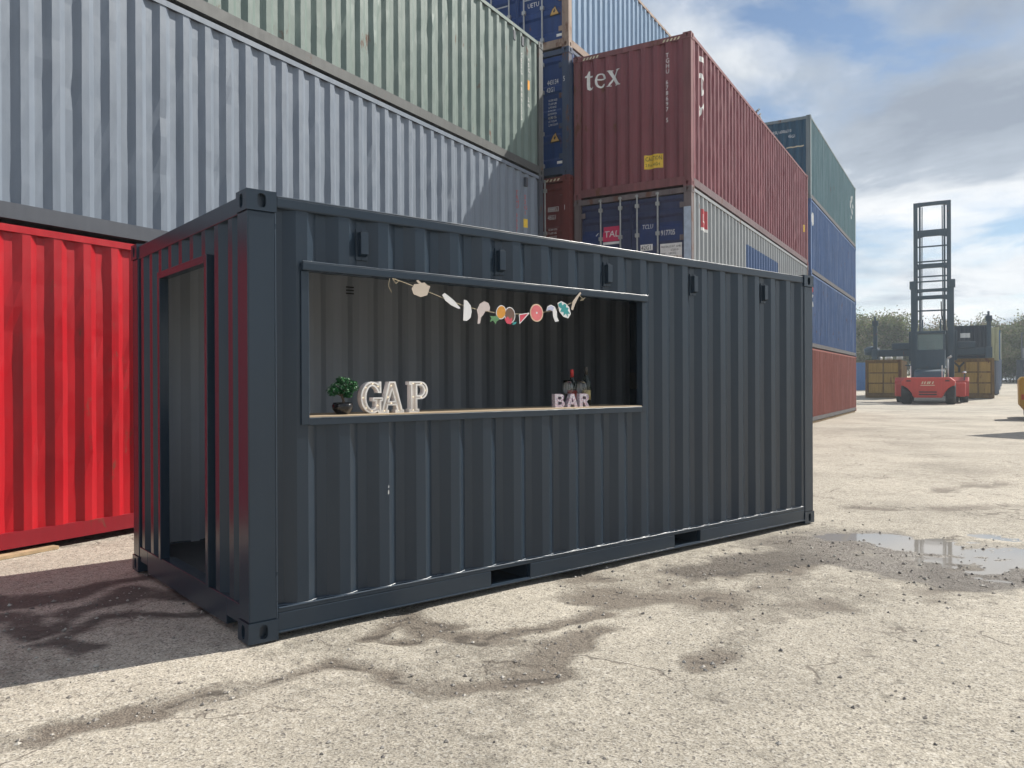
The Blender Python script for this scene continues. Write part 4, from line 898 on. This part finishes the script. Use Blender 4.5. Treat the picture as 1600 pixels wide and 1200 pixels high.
dk, _, dke = container('dark navy container on the right ochre one with a white notice', G5, L20, S - .2, (1.10, 66.1, zr + 2.88), mat=p_nv, side_mat=paint('slate_side', (.24, .28, .32), .6, .1, .2, .1, .2))  # long side given a paler colour for the sun on it
decal(rect_bm(.62, .34), 'notice', MT['white'], dk, dke['front'][1], .55, 1.50, dke['front'][0])
far_specs = [('cream green', (.42, .42, .27)), ('mid blue', (.05, .13, .28)), ('cream', (.50, .48, .36))]
for k, (nm, colr) in enumerate(far_specs):
    yy = 72 + k * 9
    pm = paint('far_%d' % k, colr, .6, .12, .2, .15, .2); pl = paint('farlow_%d' % k, (.20, .24, .32), .6, .12, .2, .15, .2)
    container(['pale slate container, nearest below the row behind the dark one', 'pale slate container in the middle below the mid blue one', 'pale slate container, farthest below the cream one'][k], 'receding row right of the truck', L20, S, (1.75 + .32 * k, yy, rise(yy + 3)), mat=pl)
    container(['%s container behind the dark navy one on the upper level', '%s container between the cream ones on the upper level', '%s container farthest on the upper level of the row'][k] % nm, 'receding row right of the truck', L20, S, (1.75 + .32 * k, yy, rise(yy + 3) + S), mat=pm)
p_fb = paint('bright_blue_far', (.08, .19, .42), .55, .1, .15, .05, .2)
panel_box('bright blue container doors far beyond the four-high stack', -10.4, 82, rise(82), 2.44, 6, 2.6, 2, 4, p_fb, p_fb, None)
fd, _, _ = container('dark navy container far off at the right edge', 'far right edge', L40, S, (16.6, 104, rise(104)), mat=p_nv)
fd.rotation_euler = (0, 0, math.pi); fd.location = (16.4, 104 + W, rise(104))
rk = empty('stillage', (4.6, 104, rise(104) + S + .01), 0, 'open grey steel cage on top of the far dark container', 'cage')
for x in (0, 2.9, 5.8): MB().box(x, x + .14, 0, .14, 0, 3.0).build('post', p_greyf, rk)
for z in (.0, 1.3, 2.86): MB().box(.14, 5.8, .02, .12, z, z + .14).build('rail', p_greyf, rk)
MB().box(0.1, 5.9, .5, 2.2, .02, 1.25).build('load', simple('grey_load', (.22, .23, .24), .7), rk)

# yellow machine at the right edge
ym = empty('forklift', (1.50, 35.6, 0), 0, 'yellow machine cut off by the right edge of the view', 'forklift')
p_ym = paint('machine_yellow', (.50, .29, .05), .5, .1, .15, .1, .15)
MB().prism([(0.02, .55), (0, 1.5), (.08, 1.62), (2.1, 1.62), (2.18, 1.5), (2.16, .55), (1.9, .22), (.28, .22)], 0, 1.3).build('counterweight', p_ym, ym, bevel=.06)
MB().box(.25, .55, -.012, -.001, 1.15, 1.38).box(.08, .2, -.012, -.001, .75, .95).build('tail_light', simple('lens', (.5, .08, .02), .3), ym)
MB().box(.3, 1.88, 1.3, 3.4, .4, 1.2).build('body', p_ym, ym, bevel=.04)
for x in (.3, 1.62):
    for y, r in ((.95, .36), (3.0, .45)):
        wl = MB().lathe([(r * .5, -.13), (r * .95, -.13), (r, -.09), (r, .09), (r * .95, .13), (r * .5, .13)], seg=20).build('wheel', MT['rubber'], ym, True, loc=(x + .13, y if y > 1.2 else 1.75, r)); wl.rotation_euler = (0, math.pi / 2, 0)
ca = MB()
for x in (1.5, 2.0):
    for y in (1.9, 3.1): ca.box(x, x + .08, y, y + .08, 1.2, 2.25)
ca.box(1.45, 2.1, 1.85, 3.2, 2.25, 2.33).build('overhead_guard', MT['black'], ym)
MB().box(1.5, 1.62, 3.45, 3.6, .1, 2.5).box(2.0, 2.12, 3.45, 3.6, .1, 2.5).box(1.62, 2.0, 3.48, 3.56, 2.3, 2.45).build('mast', MT['black'], ym)

# ------------------------------------------------------------------ trees behind the yard
bark = simple('tree_bark', (.11, .09, .07), .85)
def leafmat(name, col):
    q = NT(name); df = q.n('ShaderNodeBsdfDiffuse'); tl_ = q.n('ShaderNodeBsdfTranslucent'); mx_ = q.n('ShaderNodeMixShader'); mx_.inputs[0].default_value = .5
    c = q.mix(1.0, col, q.ramp(q.noise(q.tc, .9, 4), [(.3, .7), (.7, 1.3)]), 'MULTIPLY')
    q.k(c, df.inputs[0]); q.k(c, tl_.inputs[0]); q.k(df.outputs[0], mx_.inputs[1]); q.k(tl_.outputs[0], mx_.inputs[2])
    q.k(mx_.outputs[0], q.t.nodes['Material Output'].inputs['Surface']); return q.m
leaf = [leafmat('spring_leaf', (.15, .175, .075)), leafmat('olive_leaf', (.085, .11, .05)), leafmat('buff_twig', (.22, .19, .14))]
def tree_mesh(h, spread, nleaf, bare, seed):
    R = random.Random(seed); tb = MB(); tips = []
    def grow(p, d, ln, r, lv):
        q = p + d * ln; tb.tube(p, q, r, r * .65, 5)
        if lv == 0: tips.append(q); return
        for _ in range(R.choice((2, 3, 3))):
            dd = (d + Vector((R.gauss(0, .55), R.gauss(0, .55), R.gauss(.12, .28))) * spread).normalized(); grow(q, dd, ln * R.uniform(.62, .82), r * .58, lv - 1)
        tips.append(q)
    for _ in range(3): grow(Vector((R.gauss(0, .3), R.gauss(0, .3), 0)), Vector((R.gauss(0, .18), R.gauss(0, .18), 1)).normalized(), h * .26, h * .016, 4)
    lb = MB()
    for _ in range(nleaf):
        t = R.choice(tips) if R.random() < .62 else Vector((R.gauss(0, .17), R.gauss(0, .17), R.uniform(.12, .6))) * h; p = t + Vector((R.gauss(0, 1), R.gauss(0, 1), R.gauss(0, .9))) * h * .055
        if p.z < .3: continue
        a = Vector((R.gauss(0, 1), R.gauss(0, 1), R.gauss(0, 1))).normalized() * R.uniform(.07, .17); b = a.orthogonal().normalized() * a.length * .6
        lb.add([p - a, p + b, p + a, p - b], [(0, 1, 2, 3)], R.choices((0, 1, 2), (1 - bare, .6, .35 + bare))[0])
    return tb.mesh('trunk', bark), lb.mesh('crown', leaf)
protos = [tree_mesh(9.6, 1.0, 14000, .1, 1), tree_mesh(9.0, 1.1, 14000, .3, 2), tree_mesh(10.4, .85, 3600, .8, 3)]
spots = [(-17.5, 112, 1, 1.0), (-14.2, 116, 0, 1.2), (-11.2, 110, 1, .85), (-8.3, 114, 0, 1.18), (-5.6, 111, 1, .85), (-3.0, 117, 2, 1.0), (-.2, 112, 0, .8), (2.6, 116, 1, 1.0), (5.2, 113, 0, .9), (8.0, 118, 1, 1.2), (10.8, 114, 0, 1.0), (3.6, 107, 1, .55), (6.4, 108, 0, .6), (-13.0, 106, 1, .6), (-9.8, 107, 0, .55), (9.0, 107, 1, .6)]
tl = ['hazy tree at the left of the gap beside the four-high stack', 'pale green tree beside the four-high stack', 'olive tree above the bright blue container', 'leafy tree left of the mast above the spreader', 'tree touching the left side of the mast', 'nearly bare twiggy tree seen through the mast', 'tree hidden behind the cab', 'tree behind the dark navy container', 'tree right of the dark container', 'leafy tree above the receding row', 'tree at the right edge of the view', 'low bush behind the receding row of containers', 'low bush left of the far dark container', 'low bush behind the bright blue container', 'low bush left of the truck behind the ochre container', 'low bush behind the far steel cage']
for k, (x, y, pi_, s_) in enumerate(spots):
    t = empty('tree', (x, y, rise(y) - .05), k * 1.7, tl[k], 'tree', 'trees behind the yard'); t.scale = (s_, s_, s_)
    link('trunk', protos[pi_][0], t); link('crown', protos[pi_][1], t)

# ------------------------------------------------------------------ scatter volume added over the yard to lift distant darks like lens veil
hz = bpy.data.materials.new('haze'); hz.use_nodes = True; t_ = hz.node_tree; t_.nodes.clear()
pv = t_.nodes.new('ShaderNodeVolumePrincipled'); pv.inputs['Color'].default_value = (.82, .91, 1, 1); pv.inputs['Density'].default_value = .0011; pv.inputs['Anisotropy'].default_value = .2
om = t_.nodes.new('ShaderNodeOutputMaterial'); t_.links.new(pv.outputs[0], om.inputs['Volume'])
hb = MB().box(-190, 190, -75, 345, -1.2, 24).build('haze', hz); hb['kind'] = 'stuff'
